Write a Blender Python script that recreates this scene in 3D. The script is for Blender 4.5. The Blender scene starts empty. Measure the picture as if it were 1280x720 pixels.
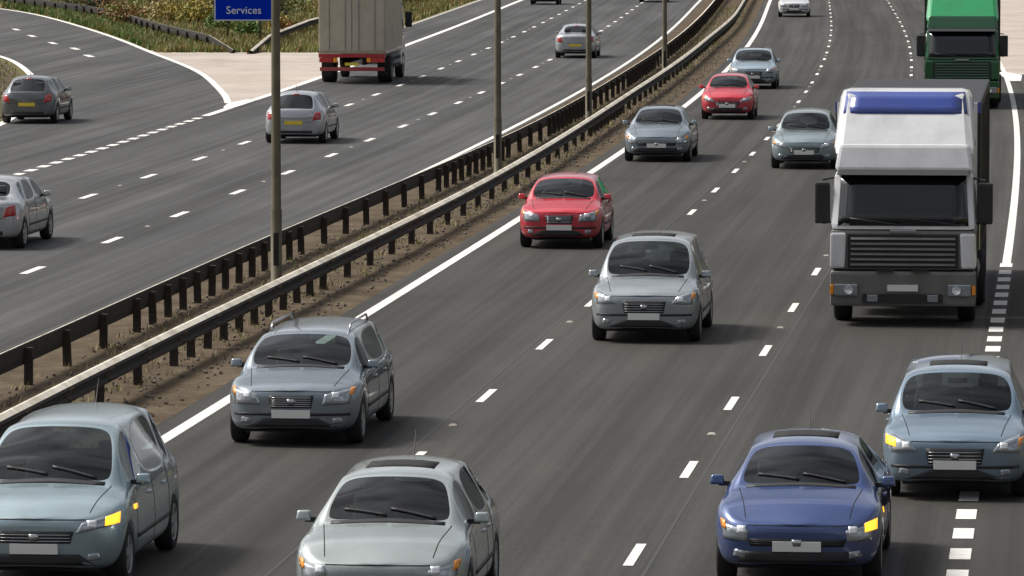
import bpy, bmesh, math, random
from mathutils import Vector, Matrix
from mathutils.bvhtree import BVHTree
R = random.Random(7)
scene = bpy.context.scene
C = scene.collection

# ------------------------------------------------------------------ camera
cam_d = bpy.data.cameras.new('camera'); cam = bpy.data.objects.new('camera', cam_d); C.objects.link(cam)
cam.location = (0, 0, 7.55)
cam.rotation_euler = (math.radians(90) - math.atan(510 / 6860), 0, 0)
cam_d.sensor_width = 36; cam_d.lens = 36 * 6860 / 1280
cam_d.clip_start = 0.5; cam_d.clip_end = 6000
scene.camera = cam

# ------------------------------------------------------------------ world and sun (bright overcast, light from the left)
SUN_EL, SUN_AZ = math.radians(50), math.radians(-68)      # azimuth from +Y, negative = left
w = bpy.data.worlds.new('World'); scene.world = w; w.use_nodes = True
nt = w.node_tree; bg = nt.nodes['Background']
sky = nt.nodes.new('ShaderNodeTexSky'); sky.sky_type = 'NISHITA'; sky.sun_disc = False
sky.sun_elevation = SUN_EL; sky.sun_rotation = SUN_AZ
sky.air_density = 1.0; sky.dust_density = 5.0; sky.ozone_density = 1.0
hs = nt.nodes.new('ShaderNodeHueSaturation'); hs.inputs['Saturation'].default_value = 0.30
nt.links.new(sky.outputs[0], hs.inputs['Color'])
wc = nt.nodes.new('ShaderNodeTexCoord'); wm = nt.nodes.new('ShaderNodeMapping'); wm.inputs['Scale'].default_value = (1, 1, 2.6)
wn = nt.nodes.new('ShaderNodeTexNoise'); wn.inputs['Scale'].default_value = 2.6; wn.inputs['Detail'].default_value = 7; wn.inputs['Roughness'].default_value = .58
wr = nt.nodes.new('ShaderNodeMapRange'); wr.inputs[1].default_value = .40; wr.inputs[2].default_value = .62; wr.inputs[3].default_value = .70; wr.inputs[4].default_value = 1.8
wv = nt.nodes.new('ShaderNodeVectorMath'); wv.operation = 'SCALE'      # unseen cloud pattern, added to vary reflections in paint and glass
nt.links.new(wc.outputs['Generated'], wm.inputs[0]); nt.links.new(wm.outputs[0], wn.inputs['Vector']); nt.links.new(wn.outputs[0], wr.inputs[0])
nt.links.new(hs.outputs[0], wv.inputs[0]); nt.links.new(wr.outputs[0], wv.inputs['Scale']); nt.links.new(wv.outputs[0], bg.inputs[0])
bg.inputs[1].default_value = 0.055
sl = bpy.data.lights.new('sun', 'SUN'); sl.energy = 2.2; sl.angle = math.radians(16); sl.color = (1.0, 0.965, 0.91)
so = bpy.data.objects.new('sun', sl); C.objects.link(so)
sd = Vector((math.sin(SUN_AZ) * math.cos(SUN_EL), math.cos(SUN_AZ) * math.cos(SUN_EL), math.sin(SUN_EL)))
so.rotation_euler = sd.to_track_quat('Z', 'Y').to_euler(); so.location = (-40, 40, 60)
scene.view_settings.view_transform = 'Standard'; scene.view_settings.look = 'None'
scene.view_settings.exposure = 0.95; scene.view_settings.gamma = 1.0

# ------------------------------------------------------------------ road geometry: one measured curve, everything else offset from it
PC = [0.66635835, -0.06958972, -2.87046979, 11.09087048, 7.1170381]
def _p(d):
    t = (d - 200) / 140; v = 0
    for c in PC: v = v * t + c
    return v
def edge(d):
    if d < 55: return _p(55) + (d - 55) * (_p(56) - _p(55))
    if d > 345: return _p(345) + (d - 345) * 0.056
    return _p(d)
def slope(d): return edge(d + .5) - edge(d - .5)
def pt(d, off, z=0.0): return (edge(d) + off, d, z)
def lerp(a, b, t): return a + (b - a) * t
def clampf(t): return max(0., min(1., t))
def off_L3(d): return lerp(-14.65, -15.7, clampf((d - 140) / 115))
def off_L2(d): return lerp(-11.15, -11.6, clampf((d - 140) / 100))
def off_L1(d): return -7.84
def off_LE(d): return -4.40
def table(T, d):
    if d <= T[0][0]: return T[0][1]
    for a, b in zip(T, T[1:]):
        if d <= b[0]:
            t = (d - a[0]) / (b[0] - a[0]); t = t * t * (3 - 2 * t); return lerp(a[1], b[1], t)
    return T[-1][1]
def off_near(d): return table([(75, -1.68), (125, -1.32), (190, -1.68), (235, -1.66), (290, -1.36)], d)
def off_far(d): return table([(95, -3.42), (160, -2.85), (210, -2.98)], d)

# ------------------------------------------------------------------ materials
def nodes(m): return m.node_tree.nodes, m.node_tree.links
def mat(name, col, rough=.6, metal=0., coat=0., noise=0., nscale=6., bump=0., bscale=60., spec=.5, dirt=None, dirt_amt=0., dscale=3., transmission=0., emit=None):
    m = bpy.data.materials.new(name); m.use_nodes = True
    n, l = nodes(m); b = n['Principled BSDF']
    b.inputs['Roughness'].default_value = rough; b.inputs['Metallic'].default_value = metal
    b.inputs['Coat Weight'].default_value = coat; b.inputs['Coat Roughness'].default_value = .06
    b.inputs['Specular IOR Level'].default_value = spec
    b.inputs['Transmission Weight'].default_value = transmission
    b.inputs['Base Color'].default_value = (*col, 1)
    if emit: b.inputs['Emission Color'].default_value = (*emit[:3], 1); b.inputs['Emission Strength'].default_value = emit[3]
    tc = n.new('ShaderNodeTexCoord'); last = None
    if noise or dirt:
        nz = n.new('ShaderNodeTexNoise'); nz.inputs['Scale'].default_value = nscale; nz.inputs['Detail'].default_value = 6
        l.new(tc.outputs['Object'], nz.inputs['Vector'])
        mx = n.new('ShaderNodeMix'); mx.data_type = 'RGBA'
        mx.inputs['A'].default_value = (*[c * (1 - noise) for c in col], 1); mx.inputs['B'].default_value = (*[min(1, c * (1 + noise)) for c in col], 1)
        l.new(nz.outputs[0], mx.inputs['Factor']); last = mx.outputs['Result']
        if dirt:
            n2 = n.new('ShaderNodeTexNoise'); n2.inputs['Scale'].default_value = dscale; n2.inputs['Detail'].default_value = 8; n2.inputs['Roughness'].default_value = .65
            l.new(tc.outputs['Object'], n2.inputs['Vector'])
            rp = n.new('ShaderNodeValToRGB'); rp.color_ramp.elements[0].position = .42; rp.color_ramp.elements[1].position = .72
            rp.color_ramp.elements[1].color = (dirt_amt, dirt_amt, dirt_amt, 1)
            l.new(n2.outputs[0], rp.inputs[0])
            m2 = n.new('ShaderNodeMix'); m2.data_type = 'RGBA'; l.new(rp.outputs[0], m2.inputs['Factor'])
            l.new(last, m2.inputs['A']); m2.inputs['B'].default_value = (*dirt, 1); last = m2.outputs['Result']
        l.new(last, b.inputs['Base Color'])
    if bump:
        nb = n.new('ShaderNodeTexNoise'); nb.inputs['Scale'].default_value = bscale; nb.inputs['Detail'].default_value = 4
        l.new(tc.outputs['Object'], nb.inputs['Vector'])
        bp = n.new('ShaderNodeBump'); bp.inputs['Strength'].default_value = bump; bp.inputs['Distance'].default_value = .02
        l.new(nb.outputs[0], bp.inputs['Height']); l.new(bp.outputs[0], b.inputs['Normal'])
    return m

def road_mat(name, base, lane0):
    """Asphalt: aggregate speckle, long streaks of wear along the lanes, polished wheel tracks, oil line; UV = (metres across, metres along)."""
    m = bpy.data.materials.new(name); m.use_nodes = True; n, l = nodes(m); b = n['Principled BSDF']
    b.inputs['Roughness'].default_value = .78; b.inputs['Specular IOR Level'].default_value = .35
    uv = n.new('ShaderNodeUVMap')
    def nz(sx, sy, scale, det=5, rough=.6):
        mp = n.new('ShaderNodeMapping'); mp.inputs['Scale'].default_value = (sx, sy, 1); l.new(uv.outputs[0], mp.inputs[0])
        t = n.new('ShaderNodeTexNoise'); t.inputs['Scale'].default_value = scale; t.inputs['Detail'].default_value = det; t.inputs['Roughness'].default_value = rough
        l.new(mp.outputs[0], t.inputs['Vector']); return t.outputs[0]
    def mul(a, lo, hi, lo_in=.35, hi_in=.65):
        mr = n.new('ShaderNodeMapRange'); mr.inputs[1].default_value = lo_in; mr.inputs[2].default_value = hi_in
        mr.inputs[3].default_value = lo; mr.inputs[4].default_value = hi; l.new(a, mr.inputs[0]); return mr.outputs[0]
    def math_(op, a, bb=None, v=None):
        mm = n.new('ShaderNodeMath'); mm.operation = op; l.new(a, mm.inputs[0])
        if bb is not None: l.new(bb, mm.inputs[1])
        if v is not None: mm.inputs[1].default_value = v
        return mm.outputs[0]
    sep = n.new('ShaderNodeSeparateXYZ'); l.new(uv.outputs[0], sep.inputs[0])
    ph = math_('ADD', sep.outputs[0], v=-lane0 + 367.)
    fr = math_('FRACT', math_('DIVIDE', ph, v=3.67))                # 0..1 across each lane
    c2 = math_('COSINE', math_('MULTIPLY', fr, v=4 * math.pi))      # two wheel tracks at .25 / .75 -> -1
    track = mul(c2, .90, 1.07, -1, 1)
    streak = mul(nz(2.6, .02, 1, 4), .74, 1.24)
    streak2 = mul(nz(.5, .012, 1, 3), .74, 1.2)
    patch = mul(nz(.22, .06, 1, 5), .72, 1.16)
    fine = mul(nz(1, 1, 22, 3, .8), .45, 1.55, .3, .7)
    coarse = mul(nz(1, 1, 5, 6, .7), .8, 1.2, .3, .7)
    f = streak
    for k in (streak2, patch, fine, coarse, track): f = math_('MULTIPLY', f, k)
    vm = n.new('ShaderNodeVectorMath'); vm.operation = 'SCALE'; vm.inputs[0].default_value = base; l.new(f, vm.inputs['Scale'])
    l.new(vm.outputs[0], b.inputs['Base Color'])
    rr = mul(streak, .86, .66, .78, 1.2); l.new(rr, b.inputs['Roughness'])
    bp = n.new('ShaderNodeBump'); bp.inputs['Strength'].default_value = .5; bp.inputs['Distance'].default_value = .01
    l.new(nz(1, 1, 40, 4, .8), bp.inputs['Height']); l.new(bp.outputs[0], b.inputs['Normal'])
    return m

def ground_mat(name, cols, scales=(.35, 3., 22.), rough=.95, pos=(.3, .45, .58, .72)):
    m = bpy.data.materials.new(name); m.use_nodes = True; n, l = nodes(m); b = n['Principled BSDF']
    b.inputs['Roughness'].default_value = rough; b.inputs['Specular IOR Level'].default_value = .2
    tc = n.new('ShaderNodeTexCoord'); acc = None
    for s, wgt in zip(scales, (.45, .33, .22)):
        t = n.new('ShaderNodeTexNoise'); t.inputs['Scale'].default_value = s; t.inputs['Detail'].default_value = 7; t.inputs['Roughness'].default_value = .7
        l.new(tc.outputs['Object'], t.inputs['Vector'])
        mm = n.new('ShaderNodeMath'); mm.operation = 'MULTIPLY_ADD'; mm.inputs[1].default_value = wgt
        l.new(t.outputs[0], mm.inputs[0])
        if acc is None: mm.inputs[2].default_value = 0
        else: l.new(acc, mm.inputs[2])
        acc = mm.outputs[0]
    rp = n.new('ShaderNodeValToRGB'); els = rp.color_ramp.elements
    while len(els) < len(cols): els.new(.5)
    for e, p, c in zip(els, pos, cols): e.position = p; e.color = (*c, 1)
    l.new(acc, rp.inputs[0]); l.new(rp.outputs[0], b.inputs['Base Color'])
    bp = n.new('ShaderNodeBump'); bp.inputs['Strength'].default_value = .8; bp.inputs['Distance'].default_value = .05
    l.new(acc, bp.inputs['Height']); l.new(bp.outputs[0], b.inputs['Normal'])
    return m

def line_mat(name, col, wear):
    m = mat(name, col, rough=.6, noise=.06, nscale=8, bump=.3, bscale=80, dirt=(.16, .155, .14), dirt_amt=wear, dscale=5.)
    return m

M = {}
M['asphalt_near'] = road_mat('asphalt worn warm', (.035, .0322, .0272), 0.0)
M['asphalt_far'] = road_mat('asphalt worn grey', (.051, .0505, .0495), -4.15)
M['line'] = line_mat('white thermoplastic', (.78, .76, .71), .6)
M['line_bright'] = line_mat('fresh white thermoplastic', (.80, .775, .72), .4)
M['seam'] = mat('bitumen joint', (.035, .034, .033), .6, noise=.2, nscale=4)
M['dirt'] = ground_mat('central reserve dirt', [(.022, .018, .012), (.062, .042, .024), (.105, .078, .048), (.18, .14, .10)], (.8, 5., 30.), pos=(.34, .45, .54, .68))
M['gore'] = ground_mat('pale gore surfacing', [(.27, .225, .19), (.38, .325, .28), (.44, .385, .335), (.52, .465, .41)], (.22, 1.1, 30.), pos=(.36, .46, .54, .66))
M['verge'] = ground_mat('rough verge', [(.03, .035, .012), (.085, .085, .028), (.15, .12, .045), (.24, .19, .10)], (.25, 1.6, 12.))
M['kerb'] = mat('kerb concrete', (.42, .39, .34), .85, noise=.2, nscale=5, bump=.3, dirt=(.15, .13, .1), dirt_amt=.5)
M['galv_lit'] = mat('galvanised steel lit pale', (.78, .72, .60), .6, .0, noise=.15, nscale=4, bump=.15, dirt=(.26, .19, .11), dirt_amt=.75, dscale=1.3)  # pale base paints in the skylight on the rail's top flange
M['grime_shade'] = mat('grimy barrier steel painted shade-dark', (.016, .015, .013), .75, .1, noise=.35, nscale=7, bump=.2, dirt=(.05, .035, .022), dirt_amt=.5, dscale=4)  # near-black base paints in the rail face's shade; brown blotches are dirt
M['splice'] = mat('rusted splice steel', (.05, .038, .028), .8, .1, noise=.4, nscale=9, dirt=(.16, .07, .03), dirt_amt=.6, dscale=6)
M['post'] = mat('weathered barrier post', (.018, .015, .012), .8, .1, noise=.4, nscale=9, dirt=(.10, .06, .03), dirt_amt=.6, dscale=6)
M['column'] = mat('lamp column steel', (.155, .135, .088), .6, .25, noise=.25, nscale=3, bump=.15, dirt=(.05, .042, .03), dirt_amt=.7, dscale=1.6)
M['lens'] = mat('lantern glass', (.6, .6, .58), .15, 0, coat=.5, noise=.02)
M['tyre'] = mat('tyre rubber', (.018, .018, .018), .85, noise=.2, nscale=8, bump=.2)
M['rim'] = mat('alloy rim', (.42, .43, .44), .35, .8, noise=.1)
M['steel_rim'] = mat('painted steel rim', (.30, .30, .29), .6, .3, noise=.2, dirt=(.08, .06, .04), dirt_amt=.6)
M['trim'] = mat('black trim plastic', (.018, .018, .02), .6, noise=.2, nscale=10)
M['under'] = mat('underbody', (.012, .012, .012), .9, noise=.2)
M['chrome'] = mat('bright trim', (.55, .56, .57), .18, 1., noise=.03)
M['lamp_body'] = mat('headlight housing', (.34, .37, .40), .08, .5, coat=1., noise=.25, nscale=18)
M['bulb'] = mat('headlight reflector', (.85, .87, .9), .05, .3, coat=1., noise=.03)
M['tail'] = mat('red tail lens', (.45, .012, .012), .15, 0, coat=1., noise=.15, nscale=20)
M['amber'] = mat('amber lens', (.95, .32, .01), .2, 0, coat=1., noise=.05)
M['amber_lit'] = mat('lit amber indicator', (.95, .40, .01), .2, 0, coat=1., emit=(1., .45, .02, 1.1))
M['plate_w'] = mat('white number plate', (.75, .75, .72), .4, noise=.03)
M['plate_y'] = mat('yellow number plate', (.75, .55, .05), .4, noise=.03)
M['seal'] = mat('shut line', (.008, .008, .008), .9)
def glass(name, tint):
    m = bpy.data.materials.new(name); m.use_nodes = True; n, l = nodes(m); n.remove(n['Principled BSDF'])
    t = n.new('ShaderNodeBsdfTransparent'); t.inputs[0].default_value = (*tint, 1)
    gl = n.new('ShaderNodeBsdfGlossy'); gl.inputs['Roughness'].default_value = .03; gl.inputs[0].default_value = (.9, .95, 1, 1)
    fr = n.new('ShaderNodeFresnel'); fr.inputs[0].default_value = 1.6
    mx = n.new('ShaderNodeMixShader'); l.new(fr.outputs[0], mx.inputs[0]); l.new(t.outputs[0], mx.inputs[1]); l.new(gl.outputs[0], mx.inputs[2])
    l.new(mx.outputs[0], n['Material Output'].inputs[0]); return m
M['glass'] = glass('tinted car glass', (.42, .50, .48))
M['glass_truck'] = mat('dark cab glass', (.008, .010, .012), .05, 0, coat=.6, noise=.5, nscale=1.6)
M['cloth'] = mat('dark seat cloth', (.09, .09, .10), .9, noise=.3, nscale=9)
M['dash'] = mat('dashboard plastic', (.022, .022, .024), .8, noise=.2, nscale=6)
def paint(name, col, metal=.35, dirt=.25):
    m = mat(name, col, .24, metal, coat=1., noise=.05, nscale=3, dirt=(.10, .09, .075), dirt_amt=dirt, dscale=1.3)
    n, l = nodes(m); b = n['Principled BSDF']; tc = n.new('ShaderNodeTexCoord'); sp = n.new('ShaderNodeSeparateXYZ'); l.new(tc.outputs['Object'], sp.inputs[0])
    mr = n.new('ShaderNodeMapRange'); mr.inputs[1].default_value = .72; mr.inputs[2].default_value = .22; mr.inputs[3].default_value = 0; mr.inputs[4].default_value = .85   # road film thrown up on the sills
    l.new(sp.outputs[2], mr.inputs[0])
    nz = n.new('ShaderNodeTexNoise'); nz.inputs['Scale'].default_value = 4; nz.inputs['Detail'].default_value = 6; l.new(tc.outputs['Object'], nz.inputs['Vector'])
    mu = n.new('ShaderNodeMath'); mu.operation = 'MULTIPLY'; mu.use_clamp = True; l.new(mr.outputs[0], mu.inputs[0]); l.new(nz.outputs[0], mu.inputs[1])
    mx = n.new('ShaderNodeMix'); mx.data_type = 'RGBA'; src = b.inputs['Base Color'].links[0].from_socket
    l.new(mu.outputs[0], mx.inputs['Factor']); l.new(src, mx.inputs['A']); mx.inputs['B'].default_value = (.055, .05, .042, 1); l.new(mx.outputs['Result'], b.inputs['Base Color'])
    ra = n.new('ShaderNodeMath'); ra.operation = 'MULTIPLY_ADD'; l.new(mu.outputs[0], ra.inputs[0]); ra.inputs[1].default_value = .9; ra.inputs[2].default_value = .2; l.new(ra.outputs[0], b.inputs['Roughness'])
    cw = n.new('ShaderNodeMath'); cw.operation = 'MULTIPLY_ADD'; l.new(mu.outputs[0], cw.inputs[0]); cw.inputs[1].default_value = -1.4; cw.inputs[2].default_value = 1.0; cw.use_clamp = True; l.new(cw.outputs[0], b.inputs['Coat Weight'])
    return m

# ------------------------------------------------------------------ helpers
def tag(o, label=None, cat=None, group=None, kind=None):
    if label: o['label'] = label
    if cat: o['category'] = cat
    if group: o['group'] = group
    if kind: o['kind'] = kind
    return o
def empty(name, loc=(0, 0, 0), rz=0.):
    o = bpy.data.objects.new(name, None); C.objects.link(o); o.location = loc; o.rotation_euler = (0, 0, rz)
    o.empty_display_size = .3; return o
def copy_tree(o, parent=None):
    c = o.copy(); C.objects.link(c); c.parent = parent
    for ch in o.children: copy_tree(ch, c)
    return c
class MB:
    def __init__(s): s.v = []; s.f = []
    def add(s, vs, fs):
        k = len(s.v); s.v += [tuple(v) for v in vs]; s.f += [tuple(i + k for i in f) for f in fs]; return s
    def box(s, x0, x1, y0, y1, z0, z1, rot=None, org=(0, 0, 0)):
        vs = [Vector((x, y, z)) for z in (z0, z1) for y in (y0, y1) for x in (x0, x1)]
        if rot is not None: vs = [rot @ v + Vector(org) for v in vs]
        return s.add(vs, [(0, 2, 3, 1), (4, 5, 7, 6), (0, 1, 5, 4), (2, 6, 7, 3), (0, 4, 6, 2), (1, 3, 7, 5)])
    def taper(s, bot, top, z0, z1):
        """bot/top = (x0,x1,y0,y1)"""
        vs = [(x, y, z0) for y in bot[2:] for x in bot[:2]] + [(x, y, z1) for y in top[2:] for x in top[:2]]
        return s.add(vs, [(0, 2, 3, 1), (4, 5, 7, 6), (0, 1, 5, 4), (2, 6, 7, 3), (0, 4, 6, 2), (1, 3, 7, 5)])
    def tube(s, path, rad, n=8, cap=True):
        path = [Vector(p) for p in path]; rad = rad if isinstance(rad, (list, tuple)) else [rad] * len(path)
        k0 = len(s.v)
        for i, p in enumerate(path):
            t = (path[min(i + 1, len(path) - 1)] - path[max(i - 1, 0)]).normalized()
            a = Vector((0, 0, 1)) if abs(t.z) < .9 else Vector((1, 0, 0))
            u = t.cross(a).normalized(); q = t.cross(u).normalized()
            for j in range(n):
                an = 2 * math.pi * j / n; s.v.append(tuple(p + (u * math.cos(an) + q * math.sin(an)) * rad[i]))
        for i in range(len(path) - 1):
            for j in range(n):
                a = k0 + i * n + j; b = k0 + i * n + (j + 1) % n; s.f.append((a, b, b + n, a + n))
        if cap:
            s.f.append(tuple(k0 + j for j in range(n))[::-1]); s.f.append(tuple(k0 + (len(path) - 1) * n + j for j in range(n)))
        return s
    def lathe_x(s, prof, n=28, x=0., y=0., z=0.):
        """profile (axial, radius) spun round the x axis"""
        k0 = len(s.v); m = len(prof)
        for j in range(n):
            a = 2 * math.pi * j / n
            for (ax, r) in prof: s.v.append((x + ax, y + r * math.cos(a), z + r * math.sin(a)))
        for j in range(n):
            for i in range(m - 1):
                a = k0 + j * m + i; b = k0 + ((j + 1) % n) * m + i; s.f.append((a, b, b + 1, a + 1))
        return s
    def mesh(s, name, material, smooth=False, bevel=0., uvs=None):
        me = bpy.data.meshes.new(name); me.from_pydata(s.v, [], s.f); me.materials.append(material)
        bm = bmesh.new(); bm.from_mesh(me)
        if bevel: bmesh.ops.bevel(bm, geom=list(bm.edges), offset=bevel, segments=2, affect='EDGES', profile=.6)
        bmesh.ops.recalc_face_normals(bm, faces=bm.faces)
        bm.to_mesh(me); bm.free()
        for p in me.polygons: p.use_smooth = smooth
        return me
    def build(s, name, material, parent=None, smooth=False, bevel=0.):
        return link(name, s.mesh(name, material, smooth, bevel), parent)
def link(name, me, parent=None):
    o = bpy.data.objects.new(name, me); C.objects.link(o)
    if parent is not None: o.parent = parent
    return o

def ribbon(name, fa, fb, d0, d1, step, z, material, parent=None, nx=1):
    """sheet between two offset functions of the road curve, with (across, along) UVs in metres"""
    n = max(1, int(round((d1 - d0) / step))); vs = []; fs = []; uv = []
    for i in range(n + 1):
        d = d0 + (d1 - d0) * i / n
        for j in range(nx + 1):
            o = lerp(fa(d), fb(d), j / nx); vs.append(pt(d, o, z)); uv.append((o, d))
    for i in range(n):
        for j in range(nx):
            a = i * (nx + 1) + j; fs.append((a, a + 1, a + nx + 2, a + nx + 1))
    return sheet(name, vs, fs, uv, material, parent)
def sheet(name, vs, fs, uv, material, parent=None):
    me = bpy.data.meshes.new(name); me.from_pydata(vs, [], fs); me.materials.append(material)
    l = me.uv_layers.new(name='UVMap')
    for p in me.polygons:
        for li in p.loop_indices: l.data[li].uv = uv[me.loops[li].vertex_index]
    me.update()
    if me.polygons and me.polygons[0].normal.z < 0: me.flip_normals()
    return link(name, me, parent)
def interp(pts, d):
    """x at distance d along a list of (x, d)"""
    if d <= pts[0][1]: a, b = pts[0], pts[1]
    elif d >= pts[-1][1]: a, b = pts[-2], pts[-1]
    else:
        for a, b in zip(pts, pts[1:]):
            if a[1] <= d <= b[1]: break
    t = (d - a[1]) / (b[1] - a[1]); return a[0] + (b[0] - a[0]) * t

# ------------------------------------------------------------------ ground and carriageways
gv = []; gf = []
for (x0, x1, y0, y1) in [(-3000, 3000, -1500, 5000)]:
    gv = [(x0, y0, -.03), (x1, y0, -.03), (x1, y1, -.03), (x0, y1, -.03)]; gf = [(0, 1, 2, 3)]
g = sheet('ground', gv, gf, [(0, 0)] * 4, M['verge']); tag(g, 'rough olive and brown grass verge around the motorway', kind='structure')

DN, DF = 20, 600
k = lambda c: (lambda d: c)
near = ribbon('near_carriageway', k(-.42), lambda d: 11.1, DN, DF, 3, 0, M['asphalt_near'], nx=6)
tag(near, 'worn dark asphalt of the three oncoming motorway lanes on the right', kind='structure')
SL_OUT = [(-9.45, 180), (-9.62, 186), (-10.0, 192), (-10.9, 202), (-12.0, 214), (-13.6, 226), (-15.6, 239), (-18.6, 261), (-22.3, 284), (-26.6, 309), (-30.3, 325), (-45, 372), (-70, 430)]
SL_IN = [(-26.5, 20), (-22.0, 90), (-17.6, 140), (-15.95, 165), (-15.9, 172), (-16.4, 185), (-17.5, 202), (-19.0, 215), (-20.7, 228), (-22.4, 238), (-27.5, 258), (-36, 285), (-50, 320), (-80, 380)]
far_ = ribbon('far_carriageway', off_L3, lambda d: -4.22, DN, DF, 3, 0, M['asphalt_far'], nx=6)
tag(far_, 'grey asphalt of the three motorway lanes beyond the central barrier', kind='structure')
# left slip road: one sheet between its two borders
vs = []; fs = []; uv = []; n = 0
ds = [20 + 4 * i for i in range(91)]
for d in ds:
    xr = edge(d) + off_L3(d) if d < 182 else interp(SL_OUT, d)
    xl = interp(SL_IN, d)
    for j in range(5):
        x = lerp(xl, xr, j / 4); vs.append((x, d, 0)); uv.append((x - edge(d), d))
for i in range(len(ds) - 1):
    for j in range(4): a = i * 5 + j; fs.append((a, a + 1, a + 6, a + 5))
slipl = sheet('exit_slip_road', vs, fs, uv, M['asphalt_far']); tag(slipl, 'grey asphalt exit slip road curving away to the left', kind='structure')
# right slip road
SR_IN = [(19.25, 212.5), (20.6, 215.5), (24.5, 224), (33, 246), (48, 290), (75, 370)]
SR_OUT = [(interp([(0, 0), (1, 1)], 0), 0)]
def sr_out(d): return edge(d) + 16.2 if d < 190 else edge(190) + 16.2 + (d - 190) * .42 + (d - 190) ** 2 * .0006
vs = []; fs = []; uv = []
ds = [20 + 4 * i for i in range(88)]
for d in ds:
    xl = edge(d) + 11.1 if d < 212 else interp(SR_IN, d)
    xr = sr_out(d) if d < 212 else max(sr_out(d), xl + 5)
    for j in range(4):
        x = lerp(xl, xr, j / 3); vs.append((x, d, 0)); uv.append((x - edge(d), d))
for i in range(len(ds) - 1):
    for j in range(3): a = i * 4 + j; fs.append((a, a + 1, a + 5, a + 4))
slipr = sheet('entry_slip_road', vs, fs, uv, M['asphalt_near']); tag(slipr, 'dark asphalt entry slip road merging in on the right', kind='structure')
# central reserve
cr = ribbon('central_reserve', lambda d: -4.22, k(-.42), DN, DF, 2, -.004, M['dirt'], nx=4)
tag(cr, 'stony brown dirt strip of the central reserve between the barriers', kind='structure')
# hard shoulder on the far side, gores
hs_ = ribbon('hard_shoulder', lambda d: -18.35 - (d > 400) * 0, off_L3, 243, DF, 4, 0, M['asphalt_far'], nx=1)
tag(hs_, 'grey hard shoulder beyond the far carriageway lanes', kind='structure')
vs = []; fs = []; uv = []; ds = [184 + 4 * i for i in range(16)]
for d in ds:
    xl = interp(SL_OUT, d); xr = edge(d) + off_L3(d)
    for j in range(3): x = lerp(xl, xr, j / 2); vs.append((x, d, -.003)); uv.append((x, d))
for i in range(len(ds) - 1):
    for j in range(2): a = i * 3 + j; fs.append((a, a + 1, a + 4, a + 3))
tag(sheet('gore_surface', vs, fs, uv, M['gore']), 'pale beige surfaced wedge where the exit slip road splits off', kind='structure')
vs = []; fs = []; uv = []; ds = [213 + 6 * i for i in range(26)]
for d in ds:
    xl = edge(d) + 11.1; xr = max(interp(SR_IN, d), xl + .05)
    for j in range(3): x = lerp(xl, xr, j / 2); vs.append((x, d, -.003)); uv.append((x, d))
for i in range(len(ds) - 1):
    for j in range(2): a = i * 3 + j; fs.append((a, a + 1, a + 4, a + 3))
tag(sheet('gore_surface', vs, fs, uv, M['gore']), 'pale beige surfaced wedge between main lanes and entry slip road', kind='structure')

# ------------------------------------------------------------------ painted markings
def solid(name, off, wdt, d0, d1, parent, m=None, z=.004):
    return ribbon(name, lambda d: off(d) - wdt / 2, lambda d: off(d) + wdt / 2, d0, d1, 3, z, m or M['line'], parent)
solid('edge_line', k(0), .20, DN, DF, near, M['line_bright'])
solid('edge_line', off_LE, .16, DN, DF, far_)
solid('edge_line', off_L3, .28, 176, DF, far_, M['line_bright'])
solid('edge_line', k(11.02), .17, 108, DF, near)
solid('edge_line', k(-18.30), .24, 262, DF, hs_, M['kerb'])
def poly_line(name, pts, wdt, parent, m, z=.008, sub=4):
    P = []
    for a, b in zip(pts, pts[1:]):
        for i in range(sub): P.append((lerp(a[0], b[0], i / sub), lerp(a[1], b[1], i / sub)))
    P.append(pts[-1])
    for _ in range(6): P = [P[0]] + [((P[i-1][0] + 2*P[i][0] + P[i+1][0]) / 4, (P[i-1][1] + 2*P[i][1] + P[i+1][1]) / 4) for i in range(1, len(P)-1)] + [P[-1]]
    vs = []; fs = []; uv = []
    for i, p in enumerate(P):
        t = Vector((P[min(i+1, len(P)-1)][0] - P[max(i-1, 0)][0], P[min(i+1, len(P)-1)][1] - P[max(i-1, 0)][1])).normalized()
        nn = Vector((-t.y, t.x)) * wdt / 2
        vs += [(p[0] + nn.x, p[1] + nn.y, z), (p[0] - nn.x, p[1] - nn.y, z)]; uv += [(0, i), (1, i)]
    for i in range(len(P) - 1): fs.append((2*i, 2*i+1, 2*i+3, 2*i+2))
    return sheet(name, vs, fs, uv, m, parent)
poly_line('edge_line', SL_OUT[1:], .24, slipl, M['line_bright'])
poly_line('edge_line', [(x + .12, d) for x, d in SL_IN[1:]], .26, slipl, M['line_bright'])
poly_line('edge_line', [(19.1, 211.5), (19.6, 213.6)] + SR_IN[1:], .24, slipr, M['line_bright'])
def tri_patch(name, pts, parent, m, z=.012):
    return sheet(name, [(x, y, z) for x, y in pts], [tuple(range(len(pts)))], [(x, y) for x, y in pts], m, parent)
tri_patch('nose_marking', [(-9.45, 180), (-9.05, 184.5), (-8.75, 189), (-9.15, 189), (-9.62, 186), (-9.62, 183)], far_, M['line_bright'])
tri_patch('nose_marking', [(18.75, 206.5), (19.15, 206.5), (19.75, 212.5), (19.5, 216), (19.0, 216)], near, M['line_bright'])

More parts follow.
